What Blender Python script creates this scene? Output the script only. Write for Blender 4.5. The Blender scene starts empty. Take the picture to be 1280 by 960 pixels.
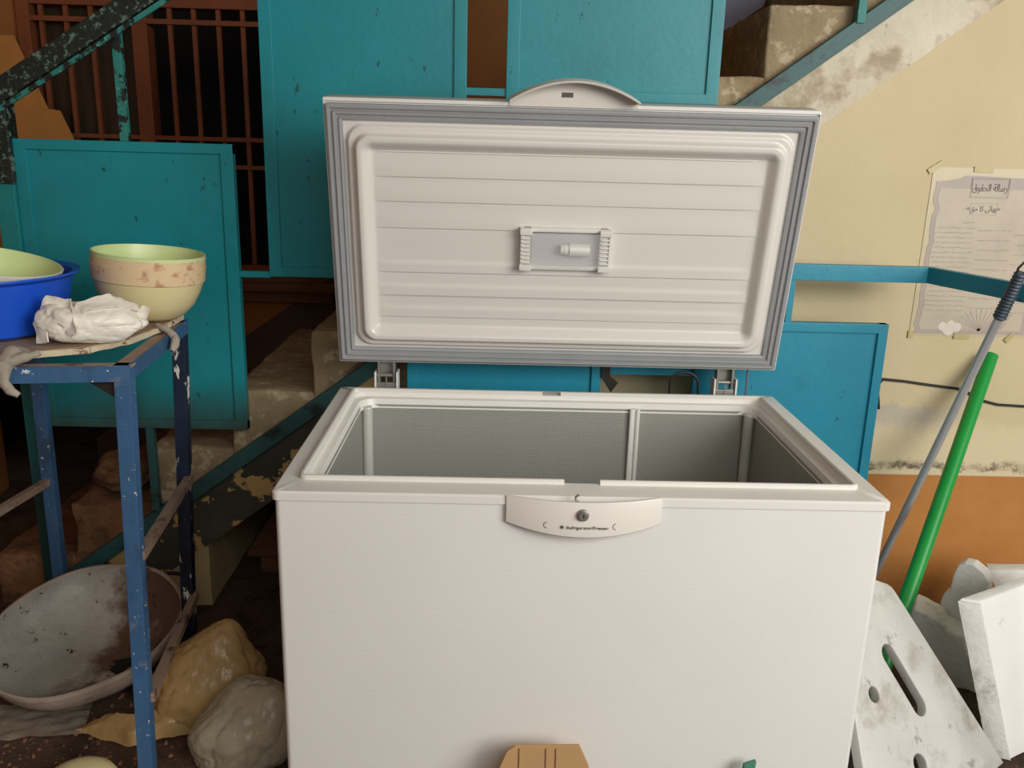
import bpy, bmesh, math, random
from mathutils import Vector, Matrix, noise
random.seed(7)
R = math.radians
SC = bpy.context.scene
COL = SC.collection

# ------------------------------------------------------------------ camera
cam_data = bpy.data.cameras.new('camera')
cam = bpy.data.objects.new('camera', cam_data)
COL.objects.link(cam)
cam_data.sensor_width = 36.0
cam_data.lens = 30.43
cam_data.clip_start = 0.05
F = Vector((0.02302641, 0.96542419, -0.25966501))
RT = Vector((0.99950805, -0.01669878, 0.02654835))
UP = Vector((-0.02129433, 0.26014858, 0.96533376))
M = Matrix.Identity(4)
for i in range(3):
    M[i][0] = RT[i]; M[i][1] = UP[i]; M[i][2] = -F[i]
M.translation = Vector((-0.18241, -1.5536, 1.49009))
cam.matrix_world = M
SC.camera = cam

# ------------------------------------------------------------------ world, lights, exposure
w = bpy.data.worlds.new('world'); SC.world = w; w.use_nodes = True
bg = w.node_tree.nodes['Background']
bg.inputs[0].default_value = (0.93, 0.97, 1.0, 1); bg.inputs[1].default_value = 0.15

def area(name, loc, target, sx, sy, power, col):
    d = bpy.data.lights.new(name, 'AREA'); d.shape = 'RECTANGLE'; d.size = sx; d.size_y = sy
    d.energy = power; d.color = col
    o = bpy.data.objects.new(name, d); COL.objects.link(o)
    o.location = loc
    o.rotation_euler = (Vector(target) - Vector(loc)).to_track_quat('-Z', 'Y').to_euler()
    return o
area('doorway_daylight', (2.9, -2.7, 2.2), (0.1, 0.7, 0.8), 2.4, 2.0, 128, (1.0, 0.97, 0.92))
area('courtyard_daylight', (1.0, -3.3, 2.8), (-0.2, 0.9, 0.8), 3.0, 1.4, 44, (1.0, 0.98, 0.95))
SC.view_settings.view_transform = 'Standard'
SC.view_settings.look = 'None'
SC.view_settings.gamma = 1.0
SC.view_settings.use_curve_mapping = False
SC.view_settings.exposure = 0.18

# ------------------------------------------------------------------ materials
def lin(c):
    return tuple(((v/255.0)/12.92 if v/255.0 <= 0.04045 else ((v/255.0+0.055)/1.055)**2.4) for v in c) + (1.0,)

def nodes_of(name):
    m = bpy.data.materials.new(name); m.use_nodes = True
    nt = m.node_tree
    return m, nt, nt.nodes['Principled BSDF']

def add_noise(nt, scale, detail=6.0, rough=0.6, stretch=(1, 1, 1), seed=0.0):
    tc = nt.nodes.new('ShaderNodeTexCoord'); mp = nt.nodes.new('ShaderNodeMapping')
    mp.inputs['Scale'].default_value = stretch
    mp.inputs['Location'].default_value = (seed, seed*1.7, seed*0.6)
    n = nt.nodes.new('ShaderNodeTexNoise')
    n.inputs['Scale'].default_value = scale; n.inputs['Detail'].default_value = detail; n.inputs['Roughness'].default_value = rough
    nt.links.new(tc.outputs['Object'], mp.inputs['Vector']); nt.links.new(mp.outputs['Vector'], n.inputs['Vector'])
    return n.outputs['Fac']

def ramp(nt, fac, a, b, ca=(0, 0, 0, 1), cb=(1, 1, 1, 1)):
    r = nt.nodes.new('ShaderNodeValToRGB')
    r.color_ramp.elements[0].position = a; r.color_ramp.elements[0].color = ca
    r.color_ramp.elements[1].position = b; r.color_ramp.elements[1].color = cb
    nt.links.new(fac, r.inputs['Fac'])
    return r.outputs['Color']

def mixc(nt, fac, a, b):
    mx = nt.nodes.new('ShaderNodeMix'); mx.data_type = 'RGBA'
    for sock, v in ((mx.inputs[0], fac), (mx.inputs[6], a), (mx.inputs[7], b)):
        if isinstance(v, (tuple, list, float, int)): sock.default_value = v
        else: nt.links.new(v, sock)
    return mx.outputs[2]

def mat(name, col, rough=0.6, var=0.12, vscale=6.0, layers=(), bump=0.0, bscale=60.0, metal=0.0, stretch=(1, 1, 1), bstretch=(1, 1, 1), spec=0.5):
    """layers: (sRGB colour, noise scale, threshold, softness, stretch, strength)"""
    m, nt, b = nodes_of(name)
    base = lin(col)
    dark = tuple(c*(1-var) for c in base[:3]) + (1,); lite = tuple(min(1, c*(1+var)) for c in base[:3]) + (1,)
    c = ramp(nt, add_noise(nt, vscale, 5, 0.6, stretch), 0.3, 0.7, dark, lite)
    for k, L in enumerate(layers):
        lc, sc, th, sf = L[:4]; st = L[4] if len(L) > 4 else (1, 1, 1); amt = L[5] if len(L) > 5 else 1.0
        f = ramp(nt, add_noise(nt, sc, 8, 0.65, st, 3.1*(k+1)), th, th+sf, (0, 0, 0, 1), (amt, amt, amt, 1))
        c = mixc(nt, f, c, lin(lc))
    nt.links.new(c, b.inputs['Base Color'])
    b.inputs['Roughness'].default_value = rough; b.inputs['Metallic'].default_value = metal
    b.inputs['Specular IOR Level'].default_value = spec
    if bump:
        bp = nt.nodes.new('ShaderNodeBump'); bp.inputs['Strength'].default_value = bump; bp.inputs['Distance'].default_value = 0.01
        nt.links.new(add_noise(nt, bscale, 6, 0.6, bstretch, 9.0), bp.inputs['Height']); nt.links.new(bp.outputs['Normal'], b.inputs['Normal'])
    return m

MT = {}
MT['freezer'] = mat('freezer_enamel', (226, 224, 219), 0.38, 0.02, 3, layers=(((188, 178, 160), 9, 0.70, 0.12, (1, 1, 3), 0.35),), bump=0.06, bscale=40, bstretch=(1, 1, 5))
MT['freezer_trim'] = mat('freezer_trim_plastic', (226, 224, 217), 0.35, 0.02, 4)
MT['lid_plastic'] = mat('lid_inner_plastic', (222, 218, 210), 0.22, 0.015, 3)
MT['handle_plastic'] = mat('handle_plastic', (222, 217, 208), 0.38, 0.02, 5)
MT['gasket'] = mat('gasket_rubber', (152, 154, 156), 0.5, 0.05, 8, layers=(((120, 112, 100), 30, 0.62, 0.1, (1, 1, 1), 0.4),))
MT['steel'] = mat('zinc_steel', (150, 148, 142), 0.4, 0.12, 20, metal=0.6)
MT['dark_metal'] = mat('dark_metal', (60, 55, 50), 0.45, 0.2, 20, metal=0.5)
MT['black_rubber'] = mat('black_rubber', (28, 27, 27), 0.55, 0.2, 20)
MT['grey_cord'] = mat('grey_cord', (96, 108, 122), 0.5, 0.1, 20)
MT['print_dark'] = mat('print_dark', (96, 90, 84), 0.6, 0.05, 20)
MT['print_pale'] = mat('print_pale', (190, 184, 178), 0.6, 0.05, 20)
MT['slot_dark'] = mat('slot_dark', (92, 86, 76), 0.7, 0.1, 20)
# embossed aluminium of the well
m, nt, b = nodes_of('embossed_aluminium'); MT['alu'] = m
b.inputs['Base Color'].default_value = lin((158, 158, 150)); b.inputs['Metallic'].default_value = 0.25; b.inputs['Roughness'].default_value = 0.5
tc = nt.nodes.new('ShaderNodeTexCoord'); vo = nt.nodes.new('ShaderNodeTexVoronoi'); vo.inputs['Scale'].default_value = 190; vo.inputs['Randomness'].default_value = 0.15
nt.links.new(tc.outputs['Object'], vo.inputs['Vector'])
bp = nt.nodes.new('ShaderNodeBump'); bp.inputs['Strength'].default_value = 0.28; bp.inputs['Distance'].default_value = 0.004
nt.links.new(vo.outputs['Distance'], bp.inputs['Height']); nt.links.new(bp.outputs['Normal'], b.inputs['Normal'])
MT['alu_pale'] = mat('pale_aluminium', (206, 206, 198), 0.4, 0.03, 8, metal=0.2)
# clear lamp cover
m, nt, b = nodes_of('lamp_cover_clear'); MT['clear'] = m
b.inputs['Base Color'].default_value = (0.93, 0.92, 0.93, 1); b.inputs['Roughness'].default_value = 0.12
b.inputs['Transmission Weight'].default_value = 0.0; b.inputs['Alpha'].default_value = 0.16

TEAL = (26, 150, 168)
def teal(name, col, dirt=0.66, chip=0.70):
    return mat(name, col, 0.42, 0.10, 2.5, layers=(((22, 92, 92), 3.0, dirt-0.08, 0.2, (1, 1, 0.7), 0.5), ((30, 40, 36), 34, chip-0.05, 0.03, (1, 1, 0.5), 0.7), ((60, 160, 164), 1.6, 0.55, 0.2, (1.5, 1, 0.5), 0.35)), bump=0.08, bscale=50)
MT['teal'] = teal('teal_paint', (20, 136, 146))
MT['teal_right'] = teal('teal_paint_bright', (30, 136, 162))
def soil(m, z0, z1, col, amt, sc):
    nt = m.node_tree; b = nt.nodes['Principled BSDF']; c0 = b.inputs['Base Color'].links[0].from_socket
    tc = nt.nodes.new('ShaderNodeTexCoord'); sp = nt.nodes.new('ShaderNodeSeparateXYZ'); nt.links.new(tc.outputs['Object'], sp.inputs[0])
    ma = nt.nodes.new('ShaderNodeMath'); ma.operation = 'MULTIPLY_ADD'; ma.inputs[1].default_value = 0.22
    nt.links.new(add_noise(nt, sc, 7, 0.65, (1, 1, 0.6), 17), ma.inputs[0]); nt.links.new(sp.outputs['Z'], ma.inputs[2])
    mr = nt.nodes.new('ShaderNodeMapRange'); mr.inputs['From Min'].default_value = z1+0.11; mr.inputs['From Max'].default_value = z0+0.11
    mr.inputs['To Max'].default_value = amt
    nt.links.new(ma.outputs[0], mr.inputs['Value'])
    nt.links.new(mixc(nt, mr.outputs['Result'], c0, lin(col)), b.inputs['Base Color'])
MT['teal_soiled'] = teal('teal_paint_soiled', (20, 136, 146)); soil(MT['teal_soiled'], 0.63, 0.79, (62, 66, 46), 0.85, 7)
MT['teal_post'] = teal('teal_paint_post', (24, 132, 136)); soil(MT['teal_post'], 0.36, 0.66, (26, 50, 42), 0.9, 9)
# sheet paint of the stair railing, soiled along the lower edge by hands and feet
MT['teal_worn'] = mat('teal_worn', (44, 128, 120), 0.55, 0.15, 8, layers=(((26, 30, 26), 26, 0.50, 0.05), ((120, 170, 150), 55, 0.63, 0.04)), bump=0.2, bscale=60)
MT['teal_black'] = mat('teal_black_worn', (24, 34, 30), 0.5, 0.2, 12, layers=(((96, 120, 108), 50, 0.54, 0.06), ((40, 130, 125), 14, 0.66, 0.05)), bump=0.3, bscale=60)
MT['channel'] = mat('channel_paint', (44, 90, 90), 0.5, 0.2, 6, layers=(((28, 40, 40), 10, 0.55, 0.1), ((130, 130, 120), 40, 0.68, 0.05)), bump=0.15, bscale=50)
MT['concrete'] = mat('step_concrete', (156, 138, 108), 0.9, 0.18, 5, layers=(((112, 88, 60), 9, 0.52, 0.2, (1, 1, 1), 0.7), ((206, 192, 162), 24, 0.54, 0.08, (1, 1, 1), 0.6)), bump=0.6, bscale=45)
MT['rubble'] = mat('crumbled_concrete', (128, 92, 62), 0.95, 0.3, 9, layers=(((90, 60, 36), 14, 0.5, 0.15),), bump=0.9, bscale=40)
MT['brown_wall'] = mat('brown_wall_paint', (150, 96, 46), 0.75, 0.12, 3, layers=(((80, 58, 40), 5, 0.62, 0.2, (1, 1, 1), 0.6),), bump=0.1, bscale=40)
MT['riser_shade'] = mat('riser_shade_colour', (74, 56, 42), 0.7, 0.15, 5)  # shade of the risers as a flat dark colour
MT['rust_bar'] = mat('rust_brown_paint', (128, 70, 40), 0.6, 0.15, 10)
MT['dark_wood'] = mat('dark_wood', (116, 78, 54), 0.65, 0.25, 6, stretch=(1, 6, 8), bump=0.2, bscale=40)
MT['dusty_glass'] = mat('dusty_glass', (56, 44, 30), 0.4, 0.3, 3)
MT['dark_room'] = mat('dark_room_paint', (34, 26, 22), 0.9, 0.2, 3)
MT['floor'] = mat('floor_concrete', (82, 62, 48), 0.85, 0.3, 4, layers=(((52, 34, 26), 7, 0.5, 0.12), ((150, 104, 80), 70, 0.60, 0.06, (1, 1, 1), 0.7)), bump=0.6, bscale=70)
MT['niche'] = mat('niche_plaster', (206, 186, 140), 0.85, 0.1, 5, layers=(((120, 104, 76), 8, 0.6, 0.1, (1, 1, 1), 0.6),), bump=0.2, bscale=40)
MT['sky_block_top'] = mat('sky_block_plaster', (190, 180, 160), 0.9, 0.05, 3)
MT['cardboard'] = mat('cardboard', (182, 144, 98), 0.85, 0.08, 5, bump=0.08, bscale=80, bstretch=(6, 1, 1))
MT['cardboard_old'] = mat('old_cardboard', (188, 130, 66), 0.85, 0.12, 5)
MT['lavender'] = mat('lavender_cloth', (206, 212, 234), 0.9, 0.12, 7, layers=(((130, 128, 150), 12, 0.58, 0.1, (1, 1, 1), 0.6),), bump=0.4, bscale=30)
MT['blue_paint'] = mat('blue_frame_paint', (60, 98, 138), 0.5, 0.18, 7, layers=(((44, 58, 74), 7, 0.55, 0.15, (1, 1, 0.6), 0.8), ((140, 140, 138), 12, 0.64, 0.08, (1, 1, 1), 0.5), ((218, 218, 210), 60, 0.645, 0.02)), bump=0.15, bscale=50)
MT['black_paint'] = mat('blue_black_frame_paint', (30, 44, 66), 0.4, 0.3, 6, layers=(((14, 16, 20), 5, 0.5, 0.12), ((222, 222, 214), 24, 0.60, 0.02, (1, 1, 0.35))), bump=0.15, bscale=50)
MT['brace'] = mat('raw_steel_brace', (150, 128, 112), 0.6, 0.2, 12, layers=(((90, 60, 46), 16, 0.56, 0.1),), metal=0.1)
MT['board'] = mat('tabletop_wood', (168, 142, 116), 0.85, 0.2, 5, stretch=(1, 7, 7), layers=(((112, 88, 66), 6, 0.55, 0.15, (1, 5, 5)), ((226, 218, 202), 35, 0.70, 0.04)), bump=0.35, bscale=40, bstretch=(1, 8, 8))
MT['board_edge'] = mat('tabletop_edge', (206, 190, 162), 0.85, 0.2, 8, layers=(((120, 88, 58), 22, 0.54, 0.06, (1, 1, 3)),), bump=0.5, bscale=60)
MT['basin_blue'] = mat('basin_blue', (22, 82, 200), 0.35, 0.05, 4)
MT['bowl_green'] = mat('bowl_green', (206, 222, 158), 0.35, 0.03, 5)
MT['bowl_cream'] = mat('bowl_cream', (226, 212, 160), 0.3, 0.04, 5, layers=(((168, 140, 84), 40, 0.72, 0.03),))
MT['floral'] = mat('floral_band', (222, 196, 156), 0.3, 0.04, 8, layers=(((178, 122, 98), 22, 0.54, 0.08, (1, 1, 1), 0.75), ((132, 128, 82), 26, 0.62, 0.04, (1, 1, 1), 0.8)))
MT['floral_grey'] = mat('floral_band_grey', (214, 214, 196), 0.35, 0.04, 8, layers=(((150, 140, 168), 24, 0.54, 0.08, (1, 1, 1), 0.8),))
MT['rag'] = mat('grey_rag', (158, 150, 136), 0.9, 0.2, 20, bump=0.4, bscale=40)
m, nt, b = nodes_of('wok_metal'); MT['wok'] = m
tc = nt.nodes.new('ShaderNodeTexCoord'); sp = nt.nodes.new('ShaderNodeSeparateXYZ'); nt.links.new(tc.outputs['Object'], sp.inputs[0])
c = ramp(nt, add_noise(nt, 5, 6, 0.6), 0.3, 0.7, lin((150, 146, 136)), lin((196, 192, 182)))
ad = nt.nodes.new('ShaderNodeMath'); ad.operation = 'MULTIPLY_ADD'; ad.inputs[1].default_value = 1.2
nt.links.new(sp.outputs['X'], ad.inputs[0]); nt.links.new(add_noise(nt, 7, 7, 0.65, (1, 1, 1), 4), ad.inputs[2])
c = mixc(nt, ramp(nt, ad.outputs[0], 0.42, 0.60, (0, 0, 0, 1), (0.92, 0.92, 0.92, 1)), c, lin((96, 66, 44)))
c = mixc(nt, ramp(nt, add_noise(nt, 30, 6, 0.65, (1, 1, 1), 7), 0.62, 0.66), c, lin((52, 38, 30)))
nt.links.new(c, b.inputs['Base Color']); b.inputs['Roughness'].default_value = 0.5; b.inputs['Metallic'].default_value = 0.1
bp = nt.nodes.new('ShaderNodeBump'); bp.inputs['Strength'].default_value = 0.4; bp.inputs['Distance'].default_value = 0.01
nt.links.new(add_noise(nt, 34, 6, 0.6, (1, 1, 1), 3), bp.inputs['Height']); nt.links.new(bp.outputs['Normal'], b.inputs['Normal'])
MT['wok_out'] = mat('wok_outside', (170, 152, 138), 0.6, 0.15, 6, layers=(((96, 72, 62), 12, 0.54, 0.1),), bump=0.25, bscale=40)
MT['soot'] = mat('soot', (22, 20, 19), 0.9, 0.2, 6)
MT['mop_metal'] = mat('pole_metal', (192, 194, 196), 0.28, 0.05, 12, metal=0.35)
MT['grip'] = mat('grip_plastic', (58, 70, 84), 0.5, 0.1, 10)
MT['green_pipe'] = mat('green_pipe', (24, 150, 62), 0.35, 0.08, 5, layers=(((120, 180, 120), 30, 0.70, 0.04, (1, 1, 1), 0.5),))
MT['foam'] = mat('dirty_white_foam', (232, 230, 224), 0.8, 0.04, 6, layers=(((150, 142, 128), 9, 0.57, 0.12, (1, 1, 1), 0.7), ((96, 88, 76), 30, 0.68, 0.05, (1, 1, 1), 0.6)), bump=0.35, bscale=60)
MT['foam_clean'] = mat('white_foam', (242, 241, 236), 0.8, 0.02, 6, layers=(((170, 164, 152), 16, 0.66, 0.1, (1, 1, 1), 0.6),), bump=0.15, bscale=60)
MT['plate'] = mat('white_moulded_plastic', (200, 199, 192), 0.45, 0.05, 5, layers=(((140, 130, 112), 7, 0.53, 0.16, (1, 1, 1), 0.65), ((96, 88, 76), 24, 0.60, 0.06, (1, 1, 1), 0.5), ((232, 231, 226), 6, 0.62, 0.1, (1, 1, 1), 0.7)), bump=0.12, bscale=40)
MT['tape'] = mat('yellowed_tape', (186, 170, 116), 0.4, 0.1, 20)
MT['laminate'] = mat('poster_laminate', (198, 184, 148), 0.35, 0.05, 6)
MT['poster'] = mat('poster_paper', (190, 177, 156), 0.45, 0.06, 6, layers=(((170, 156, 148), 5, 0.5, 0.2, (1, 1, 1), 0.7),))
MT['poster_edge'] = mat('poster_lavender_edge', (172, 158, 148), 0.45, 0.08, 8)
MT['ink'] = mat('poster_ink', (116, 106, 100), 0.6, 0.05, 20)
MT['ink_faint'] = mat('poster_faint_ink', (150, 140, 130), 0.6, 0.05, 20)
MT['flower'] = mat('poster_flower', (216, 206, 194), 0.5, 0.08, 20)
MT['green_scrap'] = mat('green_scrap', (74, 132, 110), 0.5, 0.1, 10)
def translucent(name, col, rough=0.35, alpha=0.85, var=0.15):
    m = mat(name, col, rough, var, 9, bump=0.75, bscale=9, bstretch=(2.2, 1, 0.8))
    b = m.node_tree.nodes['Principled BSDF']
    b.inputs['Alpha'].default_value = alpha
    return m
MT['white_bag'] = mat('white_bag_film', (240, 234, 220), 0.4, 0.06, 9, layers=(((190, 160, 120), 8, 0.60, 0.12, (1, 1, 1), 0.5),), bump=0.35, bscale=30)
MT['yellow_bag'] = translucent('yellow_bag_film', (206, 172, 116), 0.22, 0.74)
MT['clear_bag'] = translucent('clear_bag_film', (206, 196, 170), 0.2, 0.62)
MT['floor_film'] = translucent('floor_plastic_film', (150, 140, 124), 0.4, 0.75)

# wall with cream above and orange dado below, grime on the joint; plus grey peeled patch higher up
m, nt, b = nodes_of('cream_wall_with_dado'); MT['cream_wall'] = m
tc = nt.nodes.new('ShaderNodeTexCoord'); sp = nt.nodes.new('ShaderNodeSeparateXYZ'); nt.links.new(tc.outputs['Object'], sp.inputs[0])
cream = ramp(nt, add_noise(nt, 2.2, 6, 0.6), 0.3, 0.7, lin((200, 183, 144)), lin((209, 193, 156)))
cream = mixc(nt, ramp(nt, add_noise(nt, 13, 8, 0.65, (1, 1, 1), 4), 0.60, 0.75, (0, 0, 0, 1), (0.35, 0.35, 0.35, 1)), cream, lin((196, 176, 134)))
def band(nt, z, lo, hi, f):
    mr = nt.nodes.new('ShaderNodeMapRange'); mr.inputs['From Min'].default_value = lo; mr.inputs['From Max'].default_value = hi
    nt.links.new(z, mr.inputs['Value']); return mr.outputs['Result']
def math_n(nt, op, a, b_):
    n = nt.nodes.new('ShaderNodeMath'); n.operation = op
    for s, v in zip(n.inputs, (a, b_)):
        if isinstance(v, (int, float)): s.default_value = v
        else: nt.links.new(v, s)
    return n.outputs[0]
wob = math_n(nt, 'MULTIPLY', math_n(nt, 'SUBTRACT', add_noise(nt, 14, 8, 0.7, (1, 1, 1), 2), 0.5), 0.10)
zz = math_n(nt, 'ADD', sp.outputs['Z'], wob)
peel = math_n(nt, 'MULTIPLY', band(nt, zz, 0.655, 0.665, 0), band(nt, zz, 0.745, 0.735, 0))
xfade = math_n(nt, 'MULTIPLY', band(nt, sp.outputs['X'], 1.0, 1.05, 0), band(nt, math_n(nt, 'ADD', sp.outputs['X'], math_n(nt, 'MULTIPLY', wob, 3.0)), 1.30, 1.22, 0))
peelf = math_n(nt, 'MULTIPLY', peel, xfade)
cream = mixc(nt, peelf, cream, lin((188, 178, 158)))
pale = math_n(nt, 'MULTIPLY', band(nt, zz, 0.70, 0.66, 0), 0.55)
cream = mixc(nt, pale, cream, lin((222, 208, 172)))
gr = math_n(nt, 'MULTIPLY', band(nt, zz, 0.515, 0.525, 0), band(nt, zz, 0.556, 0.54, 0))
gr = math_n(nt, 'MULTIPLY', gr, ramp(nt, add_noise(nt, 26, 8, 0.7, (1, 1, 1.5), 8), 0.36, 0.60))
cream = mixc(nt, gr, cream, lin((112, 98, 78)))
orange = ramp(nt, add_noise(nt, 4, 6, 0.6, (1, 1, 1), 5), 0.3, 0.7, lin((176, 116, 54)), lin((192, 132, 68)))
orange = mixc(nt, ramp(nt, add_noise(nt, 40, 6, 0.65, (1, 1, 1), 6), 0.70, 0.74), orange, lin((150, 98, 50)))
fin = mixc(nt, band(nt, sp.outputs['Z'], 0.506, 0.509, 0), orange, cream)
nt.links.new(fin, b.inputs['Base Color']); b.inputs['Roughness'].default_value = 0.7
bp = nt.nodes.new('ShaderNodeBump'); bp.inputs['Strength'].default_value = 0.15; bp.inputs['Distance'].default_value = 0.01
nt.links.new(add_noise(nt, 30, 6, 0.6), bp.inputs['Height']); nt.links.new(bp.outputs['Normal'], b.inputs['Normal'])

# stringer: dark green-grey peeling paint low on the left, whitewash high on the right
m, nt, b = nodes_of('stringer_plaster'); MT['stringer'] = m
tc = nt.nodes.new('ShaderNodeTexCoord'); sp = nt.nodes.new('ShaderNodeSeparateXYZ'); nt.links.new(tc.outputs['Object'], sp.inputs[0])
dk = ramp(nt, add_noise(nt, 5, 6, 0.6), 0.3, 0.7, lin((58, 58, 50)), lin((80, 78, 66)))
dk = mixc(nt, ramp(nt, add_noise(nt, 9, 4, 0.6, (1, 1, 1), 12.5), 0.56, 0.575), dk, lin((196, 164, 106)))
wh = ramp(nt, add_noise(nt, 4, 7, 0.65, (1, 1, 1), 3), 0.3, 0.7, lin((196, 184, 158)), lin((226, 218, 198)))
wh = mixc(nt, ramp(nt, add_noise(nt, 7, 8, 0.62, (1.0, 1, 1.0), 21), 0.49, 0.60, (0, 0, 0, 1), (0.75, 0.75, 0.75, 1)), wh, lin((158, 142, 112)))
wh = mixc(nt, ramp(nt, add_noise(nt, 60, 6, 0.6, (1, 1, 1), 5), 0.64, 0.72, (0, 0, 0, 1), (0.5, 0.5, 0.5, 1)), wh, lin((130, 116, 92)))
fin = mixc(nt, band(nt, sp.outputs['X'], -0.05, 0.05, 0), dk, wh)
nt.links.new(fin, b.inputs['Base Color']); b.inputs['Roughness'].default_value = 0.85
bp = nt.nodes.new('ShaderNodeBump'); bp.inputs['Strength'].default_value = 0.5; bp.inputs['Distance'].default_value = 0.01
nt.links.new(add_noise(nt, 22, 7, 0.65), bp.inputs['Height']); nt.links.new(bp.outputs['Normal'], b.inputs['Normal'])

# ------------------------------------------------------------------ mesh helpers
ORG = {}
class MB:
    def __init__(s): s.bm = bmesh.new(); s.flat = False
    def _faces(s, vs, fs):
        bv = [s.bm.verts.new(v) for v in vs]; out = []
        for f in fs:
            try: out.append(s.bm.faces.new([bv[i] for i in f]))
            except ValueError: pass
        return bv, out
    def hexa(s, p, bev=0.0, seg=2):
        """8 corners: bottom ring 0-3, top ring 4-7"""
        bv, fs = s._faces(p, [(3, 2, 1, 0), (4, 5, 6, 7), (0, 1, 5, 4), (1, 2, 6, 5), (2, 3, 7, 6), (3, 0, 4, 7)])
        if bev:
            s.flat = True
            es = {e for f in fs for e in f.edges}
            bmesh.ops.bevel(s.bm, geom=list(es), offset=bev, segments=seg, affect='EDGES', profile=0.5)
        return s
    def box(s, x0, x1, y0, y1, z0, z1, bev=0.0, seg=2, M=None):
        p = [Vector(v) for v in ((x0, y0, z0), (x1, y0, z0), (x1, y1, z0), (x0, y1, z0), (x0, y0, z1), (x1, y0, z1), (x1, y1, z1), (x0, y1, z1))]
        if M: p = [M @ v for v in p]
        return s.hexa(p, bev, seg)
    def obox(s, o, a, b, c, bev=0.0, seg=2):
        o, a, b, c = map(Vector, (o, a, b, c))
        if a.cross(b).dot(c) < 0: a, b = b, a
        return s.hexa([o, o+a, o+a+b, o+b, o+c, o+a+c, o+a+b+c, o+b+c], bev, seg)
    def bar(s, p, q, w, h, upv=(0, 0, 1), bev=0.0):
        """rectangular bar from p to q; w across, h along upv"""
        p, q = Vector(p), Vector(q); d = (q-p).normalized(); u = Vector(upv)
        r = d.cross(u).normalized(); u = r.cross(d).normalized()
        return s.obox(p - r*w/2 - u*h/2, r*w, q-p, u*h, bev)
    def prism(s, poly, axis, a, b, bev=0.0):
        """polygon of 2D points extruded along axis from a to b"""
        n = len(poly)
        def mk(t):
            if axis == 'y': return [Vector((x, t, z)) for x, z in poly]
            if axis == 'z': return [Vector((x, y, t)) for x, y in poly]
            return [Vector((t, y, z)) for y, z in poly]
        vs = mk(a) + mk(b)
        fs = [tuple(range(n)), tuple(range(2*n-1, n-1, -1))] + [((i+1) % n, i, n+i, n+(i+1) % n) for i in range(n)]
        bv, f = s._faces(vs, fs)
        bmesh.ops.recalc_face_normals(s.bm, faces=f)
        if bev:
            s.flat = True
            bmesh.ops.bevel(s.bm, geom=list({e for q in f for e in q.edges}), offset=bev, segments=2, affect='EDGES', profile=0.5)
        return s
    def loft(s, loops, cap0=False, cap1=False, close=True):
        n = len(loops[0]); vs = [Vector(v) for L in loops for v in L]; fs = []
        for k in range(len(loops)-1):
            for i in range(n if close else n-1):
                j = (i+1) % n
                fs.append((k*n+i, k*n+j, (k+1)*n+j, (k+1)*n+i))
        if cap0: fs.append(tuple(range(n-1, -1, -1)))
        if cap1: fs.append(tuple((len(loops)-1)*n+i for i in range(n)))
        s._faces(vs, fs); return s
    def tube(s, path, r, n=10, cap=True):
        path = [Vector(p) for p in path]; loops = []
        ref = Vector((0, 0, 1))
        d0 = (path[1]-path[0]).normalized()
        if abs(d0.dot(ref)) > 0.95: ref = Vector((1, 0, 0))
        for i, p in enumerate(path):
            d = (path[min(i+1, len(path)-1)]-path[max(i-1, 0)]).normalized()
            a = d.cross(ref).normalized(); bb = a.cross(d).normalized(); ref = bb
            rr = r[i] if isinstance(r, (list, tuple)) else r
            loops.append([p + a*math.cos(t)*rr + bb*math.sin(t)*rr for t in [2*math.pi*k/n for k in range(n)]])
        return s.loft(loops, cap, cap)
    def lathe(s, prof, n=40, Mx=None, wob=None):
        Mx = Mx or Matrix.Identity(4); loops = []
        for r, z in prof:
            L = []
            for k in range(n):
                t = 2*math.pi*k/n; rr = r*(1+(wob(t, z) if wob else 0))
                L.append(Mx @ Vector((rr*math.cos(t), rr*math.sin(t), z)))
            loops.append(L)
        return s.loft(loops, prof[0][0] < 1e-3, prof[-1][0] < 1e-3)
    def rough(s, edge, amp, freq=8.0, seed=0.0):
        s.flat = False
        for _ in range(7):
            es = [e for e in s.bm.edges if e.calc_length() > edge]
            if not es: break
            bmesh.ops.subdivide_edges(s.bm, edges=es, cuts=1, use_grid_fill=True)
        bmesh.ops.triangulate(s.bm, faces=[f for f in s.bm.faces if len(f.verts) > 4])
        for v in s.bm.verts:
            q = v.co*freq + Vector((seed, seed, seed))
            v.co += noise.noise_vector(q)*amp + noise.noise_vector(q*3.1)*amp*0.45
        return s
    def xf(s, Mx):
        for v in s.bm.verts: v.co = Mx @ v.co
        return s

def finish(me, sharp=40):
    for p in me.polygons: p.use_smooth = True
    try: me.set_sharp_from_angle(angle=R(sharp))
    except Exception: pass

def obj(name, mb, material, parent=None, org=None, sharp=40, recalc=True, **props):
    """link one mesh; coordinates given in world space"""
    bm = mb.bm
    if recalc: bmesh.ops.recalc_face_normals(bm, faces=bm.faces[:])
    if parent is not None: o0 = ORG[parent.name]
    elif org is not None: o0 = Vector(org)
    else:
        xs = [v.co for v in bm.verts]
        o0 = Vector(((min(v.x for v in xs)+max(v.x for v in xs))/2, (min(v.y for v in xs)+max(v.y for v in xs))/2, min(v.z for v in xs)))
    for v in bm.verts: v.co -= o0
    me = bpy.data.meshes.new(name); bm.to_mesh(me); bm.free()
    me.materials.append(MT[material] if isinstance(material, str) else material)
    finish(me, sharp)
    flat = mb.flat
    o = bpy.data.objects.new(name, me); COL.objects.link(o)
    if parent is not None: o.parent = parent
    else: o.location = o0
    if flat:
        wn = o.modifiers.new('weighted_normals', 'WEIGHTED_NORMAL'); wn.keep_sharp = True
    ORG[o.name] = o0.copy()
    for k, v in props.items(): o[k] = v
    return o

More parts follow.
